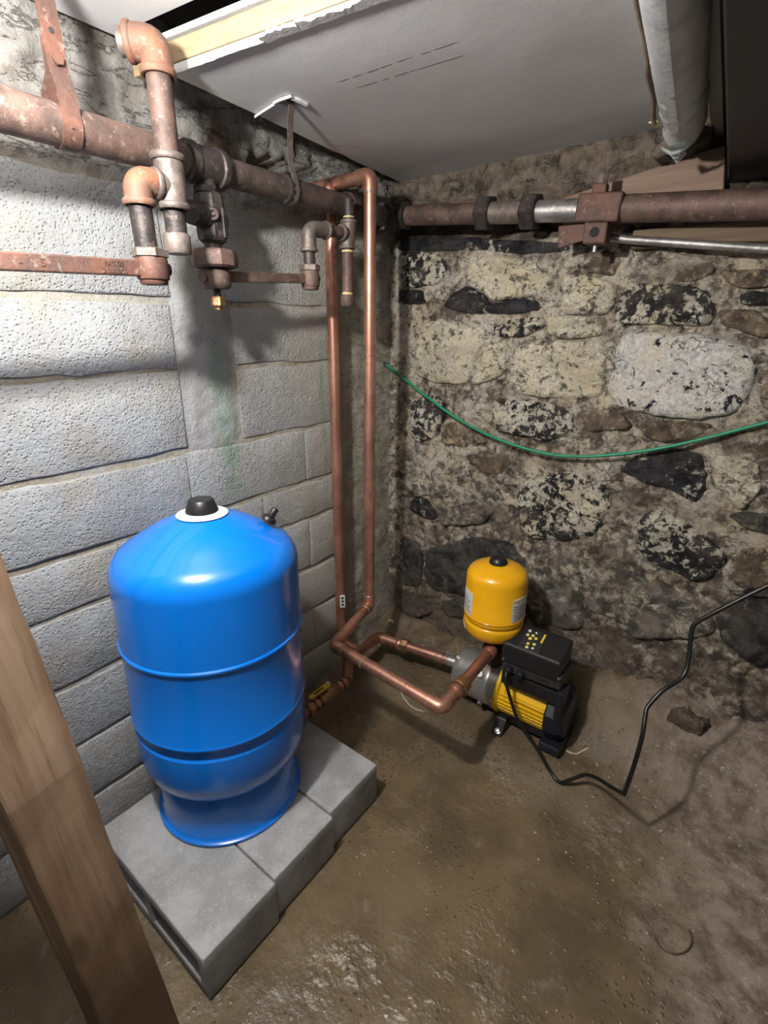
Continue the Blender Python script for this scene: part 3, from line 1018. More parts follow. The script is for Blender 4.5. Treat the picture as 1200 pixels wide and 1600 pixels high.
collar(cl, q + d * .006, d, .012, CR + .012, 'brass_fitting', 'union_collar')
bm = bmesh.new(); hexnut(bm, q + d * .018, q + d * .055, CR + .009, 8)
part('union_nut', bm, 'brass_fitting', cl, False, 'dull brass union nut')
e = P1[5]
for k in range(3):
    collar(cl, e - d * (.045 - .014 * k), d, .008, CR + .004, 'copper', 'thread_ring')

# ------------------------------------------------------------------ copper suction line: wall opening > down the wall > pump inlet, with brass valve to the tank
P2 = [V((-.10, -.425, 1.935)), V((.052, -.408, 1.945)), V((.052, -.425, .185)), V((.150, -.425, .182))]
c2 = thing('copper_supply_line', 'copper pipe dropping down the block wall and turning along the floor to the pump inlet', 'pipe', (.052, -.425, .185))
for a, b in zip(P2, P2[1:]):
    straight(c2, a, b)
for i in (1, 2):
    elbow(c2, P2[i - 1], P2[i], P2[i + 1], leg=.035)
P3 = [V((.252, -.955, .195)), V((.252, -.612, .19)), V((.162, -.50, .182)), V((.154, -.292, .182)), V((.548, -.236, .182))]
straight(c2, P3[1], P3[2]); straight(c2, P3[2], P3[3]); straight(c2, P3[3], P3[4] - V((.05, .007, 0)))
elbow(c2, P3[2], P3[3], P3[4], leg=.05)
elbow(c2, P3[1], P3[2], P3[3], leg=.03, rad=.03)
d = (P3[4] - P3[3]).normalized()
q = P3[3] + d * .115
collar(c2, q - d * .012, d, .02, CR + .007, 'copper', 'coupling')
bm = bmesh.new(); hexnut(bm, q + d * .01, q + d * .042, CR + .011, 8)
part('union_nut', bm, 'brass_fitting', c2, False, 'dull brass union nut')
for k in range(4):
    collar(c2, P3[4] - d * (.105 - .014 * k), d, .008, CR + .0035, 'solder' if k % 2 else 'copper', 'thread_ring')
bm = bmesh.new(); cyl(bm, P3[4] - d * .05, P3[4] + d * .012, .0235, 24)
part('inlet_nipple', bm, 'stainless', c2, label='bright steel nipple')
bm = bmesh.new(); obox(bm, (.078, -.437, .405), V((.7, -.7, 0)), V((.7, .7, 0)), V((0, 0, 1)), .003, .022, .06, .001)
tg = part('valve_tag', bm, 'sticker_white', c2, False, 'small white tag strip')
for k in range(3):
    bm = bmesh.new(); obox(bm, (.0795, -.4385, .39 + .016 * k), V((.7, -.7, 0)), V((.7, .7, 0)), V((0, 0, 1)), .002, .010, .010)
    part('print', bm, 'soft_black', tg, False)

bl = thing('brass_valve_line', 'brass ball valve with a yellow lever on the line behind the blue tank', 'valve', (.252, -.62, .19))
d = V((0, 1, 0))
straight(bl, P3[0], (.252, -.80, .192), .0195, 'brass_fitting')
bm = bmesh.new(); hexnut(bm, (.252, -.832, .192), (.252, -.806, .192), .031, 8); part('union_nut', bm, 'brass_fitting', bl, False)
straight(bl, (.252, -.806, .192), (.252, -.615, .19), .0165, 'brass_fitting')
bm = bmesh.new()
lathe(bm, [(.016, 0), (.024, .0), (.024, .02), (.027, .03), (.029, .045), (.027, .06), (.024, .07), (.024, .09), (.016, .09)], (.252, -.765, .191), d, 20)
part('valve_body', bm, 'brass_fitting', bl)
for yy in (-.665, -.64, -.79):
    collar(bl, (.252, yy, .191), d, .014, .0225, 'copper', 'coupling')
bm = bmesh.new(); cyl(bm, (.252, -.72, .21), (.252, -.72, .238), .008, 12); part('stem', bm, 'bolt_steel', bl)
bm = bmesh.new()
pl = [(-.012, 0), (-.010, -.085), (-.004, -.096), (.004, -.096), (.010, -.085), (.012, 0), (.008, .012), (-.008, .012)]
prism(bm, [(.252 + a, -.72 + b) for a, b in pl], 'xy', .236, .241, .001)
lv = part('lever', bm, 'lever_yellow', bl, False, 'yellow lever handle')
bm = bmesh.new(); box(bm, .248, .256, -.79, -.745, .2408, .2418); part('slot', bm, 'soft_black', lv, False)
bm = bmesh.new(); hexnut(bm, (.252, -.72, .241), (.252, -.72, .249), .009); part('nut', bm, 'bolt_steel', lv, False)

# ------------------------------------------------------------------ booster pump with speed controller
PX, PY, PZ = 0, -.25, .182
pump = thing('booster_pump', 'horizontal booster pump with steel barrel, yellow finned motor and black controller box', 'pump', (.76, PY, .05))
AX = V((1, 0, 0))
bm = bmesh.new()
lathe(bm, [(0, .562), (.030, .562), (.034, .556), (.070, .558), (.082, .562), (.090, .572), (.0935, .59), (.0935, .70), (.095, .703), (.095, .716), (.0935, .72), (.0935, .752), (0, .752)], (0, PY, PZ), AX, 56)
part('barrel', bm, 'stainless', pump, label='dull stainless steel pump barrel')
bm = bmesh.new(); lathe(bm, [(.07, .752), (.098, .752), (.103, .756), (.103, .766), (.098, .77), (.088, .772), (.082, .79), (.07, .79)], (0, PY, PZ), AX, 56)
part('flange', bm, 'fin_yellow', pump, label='yellow motor flange')
for a in (-150, -100, -60, -20, 20, 60, 100, 150, 190):
    bm = bmesh.new()
    y = PY + .0965 * math.cos(R(a)) ; z = PZ + .0965 * math.sin(R(a))
    hexnut(bm, (.742, y, z), (.752, y, z), .0062); part('bolt', bm, 'bolt_steel', pump, False)
bm = bmesh.new(); hexnut(bm, (.685, PY - .070, PZ + .062), (.685, PY - .080, PZ + .071), .014, 6); part('filler_plug', bm, 'bolt_steel', pump, False)
bm = bmesh.new(); hexnut(bm, (.575, PY - .05, PZ + .078), (.575, PY - .058, PZ + .088), .007, 6); part('vent_screw', bm, 'bolt_steel', pump, False)
bm = bmesh.new(); hexnut(bm, (.69, PY - .062, PZ - .068), (.69, PY - .072, PZ - .078), .011, 6); part('drain_plug', bm, 'bolt_steel', pump, False)
bm = bmesh.new(); lathe(bm, [(0, .77), (.074, .77), (.074, .955), (0, .955)], (0, PY, PZ), AX, 40)
motor = part('motor_core', bm, 'fin_yellow', pump)
for k in range(8):
    a = R(160 + k * 11)
    cy, cz = math.cos(a), math.sin(a)
    bm = bmesh.new()
    obox(bm, (.862, PY + .082 * cy, PZ + .082 * cz), V((1, 0, 0)), V((0, cy, cz)), V((0, -cz, cy)), .185, .022, .0085, .0015)
    part('cooling_fin', bm, 'fin_yellow', pump, False)
for k in range(8):
    a = R(-60 + k * 11)
    cy, cz = math.cos(a), math.sin(a)
    bm = bmesh.new()
    obox(bm, (.862, PY + .082 * cy, PZ + .082 * cz), V((1, 0, 0)), V((0, cy, cz)), V((0, -cz, cy)), .185, .022, .0085, .0015)
    part('cooling_fin', bm, 'fin_yellow', pump, False)
bm = bmesh.new()
prof = [(0, .948), (.100, .948), (.104, .954), (.104, .99), (.098, 1.004), (.084, 1.018), (0, 1.02)]
lathe(bm, prof, (0, PY, PZ), AX, 10, phase=.31)
part('fan_cover', bm, 'navy_cover', pump, True, 'faceted dark navy fan cover', 25)
bm = bmesh.new(); box(bm, .982, 1.006, PY - .100, PY - .03, PZ + .03, PZ + .150, .006); part('cover_rib', bm, 'navy_cover', pump, False)
bm = bmesh.new(); box(bm, .945, 1.02, PY - .10, PY + .08, PZ - .122, PZ - .09, .006); part('cover_foot', bm, 'navy_cover', pump, False)
bm = bmesh.new(); box(bm, .775, .955, PY - .062, PY + .062, PZ - .105, PZ - .062, .006); part('motor_base', bm, 'black_plastic', pump, False)
for s in (-1, 1):
    bm = bmesh.new()
    prism(bm, [(PY + s * .03, PZ - .07), (PY + s * .085, PZ - .078), (PY + s * .125, .052), (PY + s * .125, .044), (PY + s * .03, .044)], 'yz', .772, .812, .003)
    ft = part('foot', bm, 'black_plastic', pump, False)
    bm = bmesh.new(); lathe(bm, [(0, 0), (.013, 0), (.013, .003), (.009, .004), (.009, .010), (0, .013)], (.792, PY + s * .112, .063), (0, s * .6, 1), 14)
    part('foot_bolt', bm, 'bolt_steel', ft)
# controller
bm = bmesh.new(); box(bm, .775, .985, PY - .088, PY + .03, .262, .318, .006)
part('saddle', bm, 'black_plastic', pump, False)
bm = bmesh.new(); prism(bm, [(.775, .322), (.775, .372), (.99, .388), (.99, .334)], 'xz', PY - .092, PY + .028, .005)
tray = part('controller_tray', bm, 'tray_grey', pump, False, 'dark grey lower controller tray')
for xx in (.805, .850):
    bm = bmesh.new(); lathe(bm, [(0, 0), (.016, 0), (.016, .008), (.013, .010), (.013, .018), (.009, .022), (0, .022)], (xx, PY - .092, .345), (0, -1, -.1), 8)
    part('cable_gland', bm, 'black_plastic', tray, False)
bm = bmesh.new(); box(bm, .905, .945, PY - .094, PY - .088, .345, .358, .001); part('recess', bm, 'soft_black', tray, False)
bm = bmesh.new()
prism(bm, [(PY - .098, .366), (PY - .092, .438), (PY + .015, .476), (PY + .03, .472), (PY + .034, .366)], 'yz', .770, .982, .008)
cb = part('controller_box', bm, 'black_plastic', pump, False)
for (xx, zz) in ((.782, .372), (.982, .380)):
    bm = bmesh.new(); lathe(bm, [(0, 0), (.005, 0), (.004, .003), (0, .003)], (xx, PY - .099, zz + .006), (0, -1, .1), 12); part('screw', bm, 'bolt_steel', cb)
# keypad on the sloped top
e1 = V((0, .107, .038)).normalized(); e0 = V((1, 0, 0)); e2 = e0.cross(e1)
kc = V((.862, PY - .040, .4575))
bm = bmesh.new(); obox(bm, kc, e0, e1, e2, .078, .092, .0025, .001); kp = part('keypad', bm, 'soft_black', cb, False)
for i, (u, v, m, s) in enumerate([(-.026, .034, 'key_white', .006), (-.002, .034, 'key_white', .004), (-.026, .014, 'key_yellow', .006), (-.008, .018, 'key_yellow', .006), (-.012, .002, 'key_yellow', .007), (.006, .010, 'key_yellow', .006), (-.010, -.022, 'key_yellow', .006), (.010, -.016, 'key_yellow', .006), (-.008, -.038, 'key_yellow', .006), (.012, -.034, 'key_white', .005)]):
    bm = bmesh.new(); lathe(bm, [(0, 0), (s, 0), (s * .85, .0018), (0, .0018)], kc + e0 * u + e1 * v + e2 * .0012, e2, 10); part('key', bm, m, kp, False)
bm = bmesh.new(); obox(bm, kc + e0 * .029 + e1 * .02 + e2 * .0016, e0, e1, e2, .007, .042, .001); part('print', bm, 'print_yellow', kp, False)
# outlet manifold
bm = bmesh.new(); cyl(bm, (.712, PY - .012, .262), (.712, PY - .012, .415), .026, 8)
part('manifold', bm, 'dark_iron', pump, False)
bm = bmesh.new(); hexnut(bm, (.712, PY - .075, .372), (.712, PY - .035, .372), .030, 8); part('outlet_nut', bm, 'dark_iron', pump, False)
bm = bmesh.new(); hexnut(bm, (.742, PY - .012, .385), (.762, PY - .012, .385), .013, 6); part('gauge_plug', bm, 'black_plastic', pump, False)
bm = bmesh.new(); tube(bm, [(.705, PY - .02, .405), (.655, PY - .05, .400), (.622, PY - .055, .404)], .0095, 12); sn = part('pressure_sensor', bm, 'black_plastic', pump)
bm = bmesh.new(); tube(bm, catmull([(.622, PY - .055, .404), (.596, PY - .05, .415), (.580, PY - .03, .445), (.590, PY - .01, .475), (.615, PY + .02, .478), (.65, PY + .05, .45)], 8), .0032, 8)
part('sensor_wire', bm, 'white_wire', sn, label='thin white sensor wire')

# ------------------------------------------------------------------ small yellow tank on the pump outlet
YO = V((.693, -.262, .412)); YR = .1115
yt = thing('small_pressure_tank', 'small yellow pressure tank with a black cap standing on the pump', 'tank', YO)
prof = [(0, 0), (.05, .0), (.083, .002), (.097, .009), (.106, .022), (YR - .002, .036), (YR, .052), (YR - .0015, .064), (YR - .006, .067), (YR - .0065, .072), (YR - .002, .075), (YR + .0005, .079), (YR, .084), (YR, .093), (YR + .002, .095), (YR, .097), (YR, .238), (YR - .002, .250), (YR - .008, .262), (.094, .271), (.075, .280), (.05, .288), (.025, .293), (0, .294)]
bm = bmesh.new(); lathe(bm, prof, YO, (0, 0, 1), 64); part('body', bm, 'tank_yellow', yt, angle=50)
bm = bmesh.new(); lathe(bm, [(0, .286), (.034, .286), (.033, .296), (.028, .308), (.018, .316), (0, .319)], YO, (0, 0, 1), 32); part('cap', bm, 'black_plastic', yt, label='domed black plastic cap')
def patch(a0, a1, z0, z1, r, mat, name, parent):
    bm = bmesh.new()
    n = 10
    for i in range(n):
        qa = a0 + (a1 - a0) * i / n; qb = a0 + (a1 - a0) * (i + 1) / n
        v = []
        for q, z in ((qa, z0), (qb, z0), (qb, z1), (qa, z1)):
            for rr in (r, r - .0012):
                v.append(bm.verts.new(YO + V((rr * math.cos(R(q)), rr * math.sin(R(q)), z))))
        bm.faces.new((v[0], v[2], v[4], v[6])); bm.faces.new((v[1], v[7], v[5], v[3]))
        bm.faces.new((v[6], v[4], v[5], v[7])); bm.faces.new((v[0], v[1], v[3], v[2]))
    bmesh.ops.remove_doubles(bm, verts=bm.verts[:], dist=1e-5)
    return part(name, bm, mat, parent)
# the camera looks along azimuth ~ -67 degrees from the tank
for c, w in ((-128, 34), (-12, 42)):
    st = patch(c - w / 2, c + w / 2, .103, .195, YR + .0012, 'sticker_white', 'sticker', yt)
    if c > -60:
        patch(c - w / 2 + 3, c - w / 2 + 13, .183, .190, YR + .002, 'print_yellow', 'print', st)
    for k in range(6):
        z = .112 + .0105 * k
        patch(c - w / 2 + 3, c + w / 2 - 4 - (k * 5) % 9, z, z + .0052, YR + .002, 'print_grey', 'print', st)

# ------------------------------------------------------------------ pump power cord
bm = bmesh.new()
P = [(.805, PY - .114, .343), (.812, PY - .132, .315), (.845, PY - .142, .245), (.885, -.398, .178), (.955, -.402, .112), (1.01, -.415, .062), (1.055, -.432, .046), (1.09, -.428, .078), (1.127, -.415, .112), (1.17, -.445, .152), (1.215, -.495, .195), (1.259, -.539, .236)]
Q = [(1.259, -.539, .236), (1.266, -.520, .33), (1.268, -.497, .42), (1.262, -.462, .468), (1.262, -.445, .487), (1.285, -.41, .53), (1.322, -.364, .567), (1.326, -.335, .61), (1.316, -.305, .68), (1.322, -.295, .712), (1.37, -.28, .768), (1.456, -.25, .857), (1.56, -.21, .95), (1.72, -.12, 1.06), (1.9, -.06, 1.12)]
tube(bm, catmull(P, 8)[:-1] + catmull(Q, 8), .0062, 12)
solo('power_cord', bm, 'cord_black', 'kinked black power cord running from the pump up past the stone wall', 'cord')

# ------------------------------------------------------------------ green cable slung along the stone wall
bm = bmesh.new()
P = [(.004, -.05, 1.362), (.06, -.047, 1.335), (.2, -.05, 1.255), (.385, -.055, 1.163), (.56, -.06, 1.108), (.736, -.06, 1.08), (.86, -.06, 1.085), (.976, -.055, 1.107), (1.1, -.05, 1.143), (1.22, -.045, 1.19), (1.364, -.04, 1.255), (1.6, -.04, 1.36), (2.0, -.04, 1.5)]
tube(bm, catmull(P, 8), .0058, 10)
gc = solo('green_cable', bm, 'cable_green', 'thin green cable sagging across the stone wall', 'cable')
bm = bmesh.new(); cyl(bm, (.0, -.052, 1.365), (.012, -.049, 1.358), .009, 12); part('plug_end', bm, 'soft_black', gc)

# ------------------------------------------------------------------ old steam main along the block wall
MR = .0355
def hd(y):                                        # centre line of the main
    return V((.10 + (-.175 - y) * .0827, y, 1.885 + (-.175 - y) * -.0222))
main = thing('steam_main', 'thick rusty iron main running under the ceiling along the block wall', 'pipe', hd(-.97))
HDD = (hd(-.2) - hd(-1.2)).normalized()
straight(main, hd(-2.9), hd(-1.03), MR, 'rusty_main')
straight(main, hd(-1.03), hd(-.15), MR - .003, 'brown_iron')
bm = bmesh.new(); lathe(bm, [(MR * .8, 0), (.043, 0), (.0445, .003), (.0445, .018), (.0405, .022), (.0405, .085), (.0445, .089), (.0445, .104), (.043, .107), (MR * .8, .107)], hd(-1.022), HDD, 32)
tee = part('tee', bm, 'dark_iron', main)
bm = bmesh.new(); lathe(bm, [(.030, 0), (.028, -.03), (.024, -.042), (.029, -.044), (.029, -.056), (.02, -.056)][::-1], hd(-.968), (0, 0, 1), 24)
part('tee_neck', bm, 'dark_iron', tee)
collar(main, hd(-.70), HDD, .02, MR + .002, 'dark_iron', 'coupling')
collar(main, hd(-.405), HDD, .06, MR + .007, 'dark_iron', 'coupling')
E0 = hd(-.15); E1 = V((.085, -.105, 1.890)); 
RD = (V((1.251, -.12, 1.791)) - V((.073, -.12, 1.898))).normalized()
def rp(x):
    return V((x, -.115, 1.898 - (x - .073) * .0908))
bm = bmesh.new(); tube(bm, [hd(-.19), hd(-.115), rp(.10), rp(.165)], MR + .008, 24, .05); part('elbow', bm, 'dark_iron', main)

# steam main along the stone wall: pipe, hexagonal union, clamp body, far pipe
m2 = thing('iron_pipe_with_union', 'rusty iron pipe with a hexagonal union crossing the head of the stone wall', 'pipe', rp(.6))
straight(m2, rp(.165), rp(.455), .0325, 'rusty_main')
straight(m2, rp(.50), rp(.62), .033, 'galvanised', 'union_sleeve')
for a, b in ((.455, .502), (.612, .660)):
    bm = bmesh.new(); hexnut(bm, rp(a), rp(b), .055, 6, .15); part('union_nut', bm, 'dark_iron', m2, False)
straight(m2, rp(.655), rp(.80), .031, 'steel_conduit')
straight(m2, rp(.91), rp(2.6), .036, 'rusty_main')
c = rp(.852)
bm = bmesh.new(); obox(bm, c, RD, V((0, 1, 0)), RD.cross(V((0, 1, 0))), .125, .085, .074, .006)
cb2 = part('clamp_body', bm, 'rust_red', m2, False, 'reddish square clamp body')
bm = bmesh.new(); obox(bm, c + V((-.005, -.02, .048)), RD, V((0, 1, 0)), V((0, 0, 1)), .04, .03, .026, .004); part('clamp_lug', bm, 'rust_red', cb2, False)
bm = bmesh.new(); hexnut(bm, c + V((.0, -.02, .055)), c + V((.0, -.02, .085)), .014); part('clamp_bolt', bm, 'galvanised', cb2, False)
bm = bmesh.new(); obox(bm, c + V((.006, -.034, -.068)), RD, V((0, 1, 0)), V((0, 0, 1)), .066, .05, .056, .005)
pg = part('square_lug', bm, 'rust_red', cb2, False)
bm = bmesh.new(); cyl(bm, c + V((.006, -.0605, -.066)), c + V((.006, -.057, -.066)), .0135, 16); part('bolt_hole', bm, 'dark_void', pg)
bm = bmesh.new(); cyl(bm, c + V((.004, -.03, -.115)), c + V((.004, -.03, -.094)), .007, 10); part('clamp_bolt', bm, 'steel_conduit', cb2)
bm = bmesh.new(); prism(bm, [(.735, 1.795), (.835, 1.792), (.83, 1.752), (.74, 1.735)], 'xz', -.13, -.124, .001); part('tin_plate', bm, 'rust_red', m2, False, 'bent rusty tin plate')

# ------------------------------------------------------------------ thin conduit, boards, loose stone on the head of the stone wall
bm = bmesh.new(); tube(bm, [(.80, -.075, 1.775), (.895, -.08, 1.752), (1.27, -.08, 1.694), (2.2, -.08, 1.56)], .0115, 14, .06)
cn = solo('thin_conduit', bm, 'steel_conduit', 'thin grey steel conduit running below the rusty pipe', 'pipe')
bm = bmesh.new(); prism(bm, [(.70, 1.862), (.69, 1.885), (1.06, 1.945), (1.125, 1.952), (1.142, 1.845), (1.0, 1.80), (.72, 1.80)], 'xz', -.045, .02, .004)
solo('red_board', bm, 'old_board', 'reddish brown board wedged behind the rusty pipe', 'board', False)
bm = bmesh.new(); prism(bm, [(.93, 1.725), (.93, 1.775), (2.0, 1.755), (2.0, 1.66), (1.2, 1.72)], 'xz', -.05, .02, .004)
solo('brown_board', bm, 'grey_board', 'dark brown board between the rusty pipe and the thin conduit', 'board', False)
def rock(name, pts, d0, d1, mat, label, cat, seed, amp=.01):
    bm = bmesh.new()
    prism(bm, pts, 'xz', d0, d1, .008)
    bmesh.ops.triangulate(bm, faces=bm.faces[:])
    bmesh.ops.subdivide_edges(bm, edges=bm.edges[:], cuts=2)
    for v in bm.verts:
        v.co += V((fbm(v.co + V((seed, 0, 0)), 18), fbm(v.co + V((0, seed, 0)), 18), fbm(v.co + V((0, 0, seed)), 18))) * amp
    return solo(name, bm, mat, label, cat)
rock('loose_stone', [(.965, 1.95), (.975, 1.928), (1.03, 1.936), (1.085, 1.955), (1.10, 1.985), (1.04, 1.99), (.985, 1.975)], -.12, -.03, 'stone_ash', 'pale broken stone tucked under the ceiling above the red board', 'stone', 5)
rock('bank_stone', [(1.30, .16), (1.40, .155), (1.415, .235), (1.36, .25), (1.30, .225)], -.10, .0, 'stone_tan', 'squared stone half buried at the foot of the stone wall near the cord', 'stone', 8, .014)

# ------------------------------------------------------------------ strap hangers
def strap(name, label, path, w, wdir, mat, holes):
    P_ = [V(p) for p in path]
    wd = V(wdir).normalized()
    bm = bmesh.new()
    n = len(P_); rows = []
    for i in range(n):
        t = (P_[min(i + 1, n - 1)] - P_[max(i - 1, 0)]).normalized()
        nn = t.cross(wd).normalized() * .0014
        rows.append([bm.verts.new(P_[i] + wd * s * w / 2 + nn * k) for s, k in ((-1, -1), (1, -1), (1, 1), (-1, 1))])
    for a, b in zip(rows, rows[1:]):
        for k in range(4):
            bm.faces.new((a[k], a[(k + 1) % 4], b[(k + 1) % 4], b[k]))
    bm.faces.new(rows[0]); bm.faces.new(rows[-1][::-1])
    o = thing(name, label, 'strap', P_[0])
    part('band', bm, mat, o, True, angle=60)
    for (p, nrm) in holes:
        bm = bmesh.new(); cyl(bm, V(p) - V(nrm) * .0022, V(p) + V(nrm) * .0022, .0048, 10); part('punched_hole', bm, 'soft_black', o)
    return o
h = hd(-1.285)
cx_, cz_ = h.x, h.z
rr = MR + .002
path = [(cx_ + .012, -1.285, 2.134), (cx_ + .014, -1.285, 2.04), (cx_ + .018, -1.285, 1.945), (cx_ + .034, -1.285, 1.905)]
for k in range(9):
    a = R(25 - k * 26)
    path.append((cx_ + rr * math.cos(a), -1.285, cz_ + rr * math.sin(a)))
path += [(cx_ - .03, -1.285, 1.915), (cx_ + .004, -1.285, 1.94), (cx_ + .008, -1.285, 1.99)]
s1 = strap('pipe_strap', 'rusty perforated strap hanging the thick main near the left edge', path, .034, (0, 1, 0), 'rust_red',
      [((cx_ + .0137, -1.285, 2.06), (1, 0, 0)), ((cx_ + .016, -1.285, 2.0), (1, 0, 0)), ((cx_ + .0335, -1.285, cz_ - .012), (1, 0, -.4))])
s1['group'] = 'pipe strap hangers'
bm = bmesh.new(); hexnut(bm, (cx_ + .013, -1.285, 1.957), (cx_ + .028, -1.285, 1.957), .010); part('strap_bolt', bm, 'rust_red', s1, False)
h = hd(-.675)
path = [(.262, -.76, 2.10), (.262, -.76, 2.03), (.225, -.735, 1.985), (.172, -.69, 1.93), (h.x + .034, -.678, h.z + .018)]
for k in range(1, 7):
    a = R(25 - k * 30)
    path.append((h.x + rr * math.cos(a), -.675, h.z + rr * math.sin(a)))
s2 = strap('pipe_strap', 'narrow grey strap dropping through a cut-out in the ceiling board to the main', path, .018, (0, 1, 0), 'galvanised', [])
s2['group'] = 'pipe strap hangers'

# ------------------------------------------------------------------ swing-joint drop at the left: elbow, drop pipe, tee, capped leg, side elbow and flat arm
def band_collar(parent, a, d, r, L=.012, mat='rusty_main'):
    return collar(parent, a, d, L, r, mat, 'bead')
UP = V((0, 0, 1)); DN = V((0, 0, -1))
x1 = .25
d1 = thing('drop_pipe', 'rusty drop pipe with orange elbows and a capped tee in front of the main', 'pipe', (x1, -1.112, 1.66))
ed = V((-.72, -.70, .0)).normalized()
top = V((x1, -1.108, 2.030))
bm = bmesh.new(); tube(bm, [V((x1, -1.110, 1.982)), top, top + ed * .052], .0305, 24, .044, radii=None)
part('top_elbow', bm, 'rust_orange', d1, label='orange rusted top elbow')
band_collar(d1, (x1, -1.110, 1.976), UP, .035, .014, 'rust_orange'); band_collar(d1, top + ed * .042, ed, .034, .012, 'rust_orange')
straight(d1, top + ed * .05, top + ed * .068, .024, 'galvanised', 'nipple')
straight(d1, (x1, -1.112, 1.83), (x1, -1.110, 1.99), .0245, 'rusty_main')
bm = bmesh.new(); cyl(bm, (x1, -1.113, 1.745), (x1, -1.112, 1.842), .0305, 24); te = part('tee', bm, 'galvanised', d1)
for z in (1.832, 1.742):
    band_collar(d1, (x1, -1.113, z), UP, .0355, .013, 'galvanised')
bm = bmesh.new(); cyl(bm, (x1, -1.113, 1.785), (x1, -1.152, 1.785), .026, 20); part('tee_branch', bm, 'galvanised', te)
straight(d1, (x1, -1.114, 1.690), (x1, -1.113, 1.75), .0225, 'dark_iron', 'nipple')
bm = bmesh.new(); lathe(bm, [(0, 0), (.027, 0), (.0285, .003), (.0285, .036), (.026, .040), (.0, .040)], (x1, -1.115, 1.657), UP, 24); part('cap', bm, 'galvanised', d1)
bm = bmesh.new(); tube(bm, [(x1, -1.145, 1.785), (x1, -1.188, 1.783), (x1, -1.190, 1.742)], .0275, 22, .036); part('elbow', bm, 'rust_orange', d1, label='bright orange rusted elbow')
band_collar(d1, (x1, -1.19, 1.738), UP, .0325, .012, 'rust_orange'); band_collar(d1, (x1, -1.143, 1.785), (0, -1, 0), .0305, .012, 'galvanised')
straight(d1, (x1, -1.188, 1.652), (x1, -1.19, 1.742), .0225, 'dark_iron', 'nipple')

def arm(name, label, hub, r, hz, tip, w, t, mat, nut_top=True, loc=None, txt=None):
    """flat forged arm with a round hub at one end"""
    hub = V(hub); tip = V(tip)
    o = thing(name, label, 'pipe arm', hub)
    d = (tip - hub).normalized()
    bm = bmesh.new(); lathe(bm, [(0, -hz * .5), (r * .96, -hz * .5), (r, -hz * .4), (r, hz * .4), (r * .96, hz * .5), (0, hz * .5)], hub, UP, 28)
    part('hub', bm, mat, o)
    L = (tip - hub).length
    sd_ = d.cross(UP).normalized(); u_ = sd_.cross(d)
    bm = bmesh.new(); obox(bm, hub + d * (L / 2 + r * .3), d, sd_, u_, L - r * .6, t, w, .003)
    bar = part('bar', bm, mat, o, False)
    bm = bmesh.new(); lathe(bm, [(0, 0), (r * .78, 0), (r * .86, .004), (r * .86, .010), (0, .010)], hub - UP * (hz * .5 + .010), UP, 24); part('bottom_ring', bm, mat, o)
    bm = bmesh.new(); lathe(bm, [(0, 0), (r * .38, 0), (r * .38, .006), (0, .008)], hub - d * r * .97, -d, 16); part('side_boss', bm, 'dark_iron', o)
    if nut_top:
        bm = bmesh.new(); hexnut(bm, hub + UP * hz * .5, hub + UP * (hz * .5 + .018), r * 1.12, 6, .3); part('top_nut', bm, 'galvanised', o, False)
    if txt:
        for body, size, along, up_ in txt:
            side = V((1, 0, 0))
            ex = d if d.y > 0 else -d
            m = axes(hub + d * along + V((t / 2, 0, 0)) + UP * up_, ex, UP, ex.cross(UP))
            part('cast_lettering', text_bm(body, size, .0012, m), mat, bar, False)
    return o
arm('swing_arm', 'flat rusty swing arm with cast lettering running out at the left edge', (x1, -1.182, 1.622), .033, .042, (x1 - .0, -1.80, 1.60), .031, .016, 'rust_red',
    txt=[('PAT. 25', .012, .085, .005), ('2 000 350', .012, .085, -.008), ('S', .019, .215, 0), ('-', .02, .25, 0)])

# ------------------------------------------------------------------ valve hung under the main, and its own swing arm to the right
x2 = .17
v = thing('iron_valve', 'dark cast iron valve hanging under the tee of the main', 'valve', (x2, -.966, 1.55))
cyv = -.966
straight(v, (x2, cyv, 1.80), (x2, cyv, 1.832), .0215, 'dark_iron', 'nipple')
bm = bmesh.new(); lathe(bm, [(0, 1.702), (.026, 1.702), (.034, 1.708), (.036, 1.716), (.037, 1.79), (.034, 1.806), (.028, 1.812), (0, 1.812)], (x2, cyv, 0), UP, 8, phase=.39)
vb = part('valve_body', bm, 'dark_iron', v, False)
bm = bmesh.new(); lathe(bm, [(0, 0), (.030, 0), (.030, .028), (.022, .036), (0, .038)], (x2, cyv, 1.752), (.25, 1, 0), 20); part('bonnet', bm, 'dark_iron', vb)
bm = bmesh.new(); lathe(bm, [(0, 0), (.034, 0), (.031, .030), (.026, .045), (.026, .075), (0, .078)], (x2, cyv, 1.758), (.35, -1, .0), 20); part('side_outlet', bm, 'dark_iron', vb)
bm = bmesh.new(); lathe(bm, [(0, 0), (.013, 0), (.013, .004), (.008, .004), (.008, .001), (.004, .001), (.004, .006), (0, .006)], (x2 + .036, cyv - .018, 1.760), (1, -.45, 0), 16); part('round_boss', bm, 'brown_iron', vb)
bm = bmesh.new(); obox(bm, (x2 + .036, cyv + .014, 1.745), V((.93, .35, 0)).normalized(), V((-.35, .93, 0)).normalized(), UP, .006, .014, .065, .001); part('name_bar', bm, 'dark_iron', vb, False)
straight(v, (x2, cyv, 1.685), (x2, cyv, 1.705), .022, 'dark_iron', 'nipple')
bm = bmesh.new(); lathe(bm, [(0, 1.646), (.050, 1.646), (.057, 1.651), (.058, 1.662), (.058, 1.676), (.054, 1.684), (.045, 1.688), (0, 1.690)], (x2, cyv - .001, 0), UP, 10); part('flange', bm, 'rusty_main', v, True, angle=30)
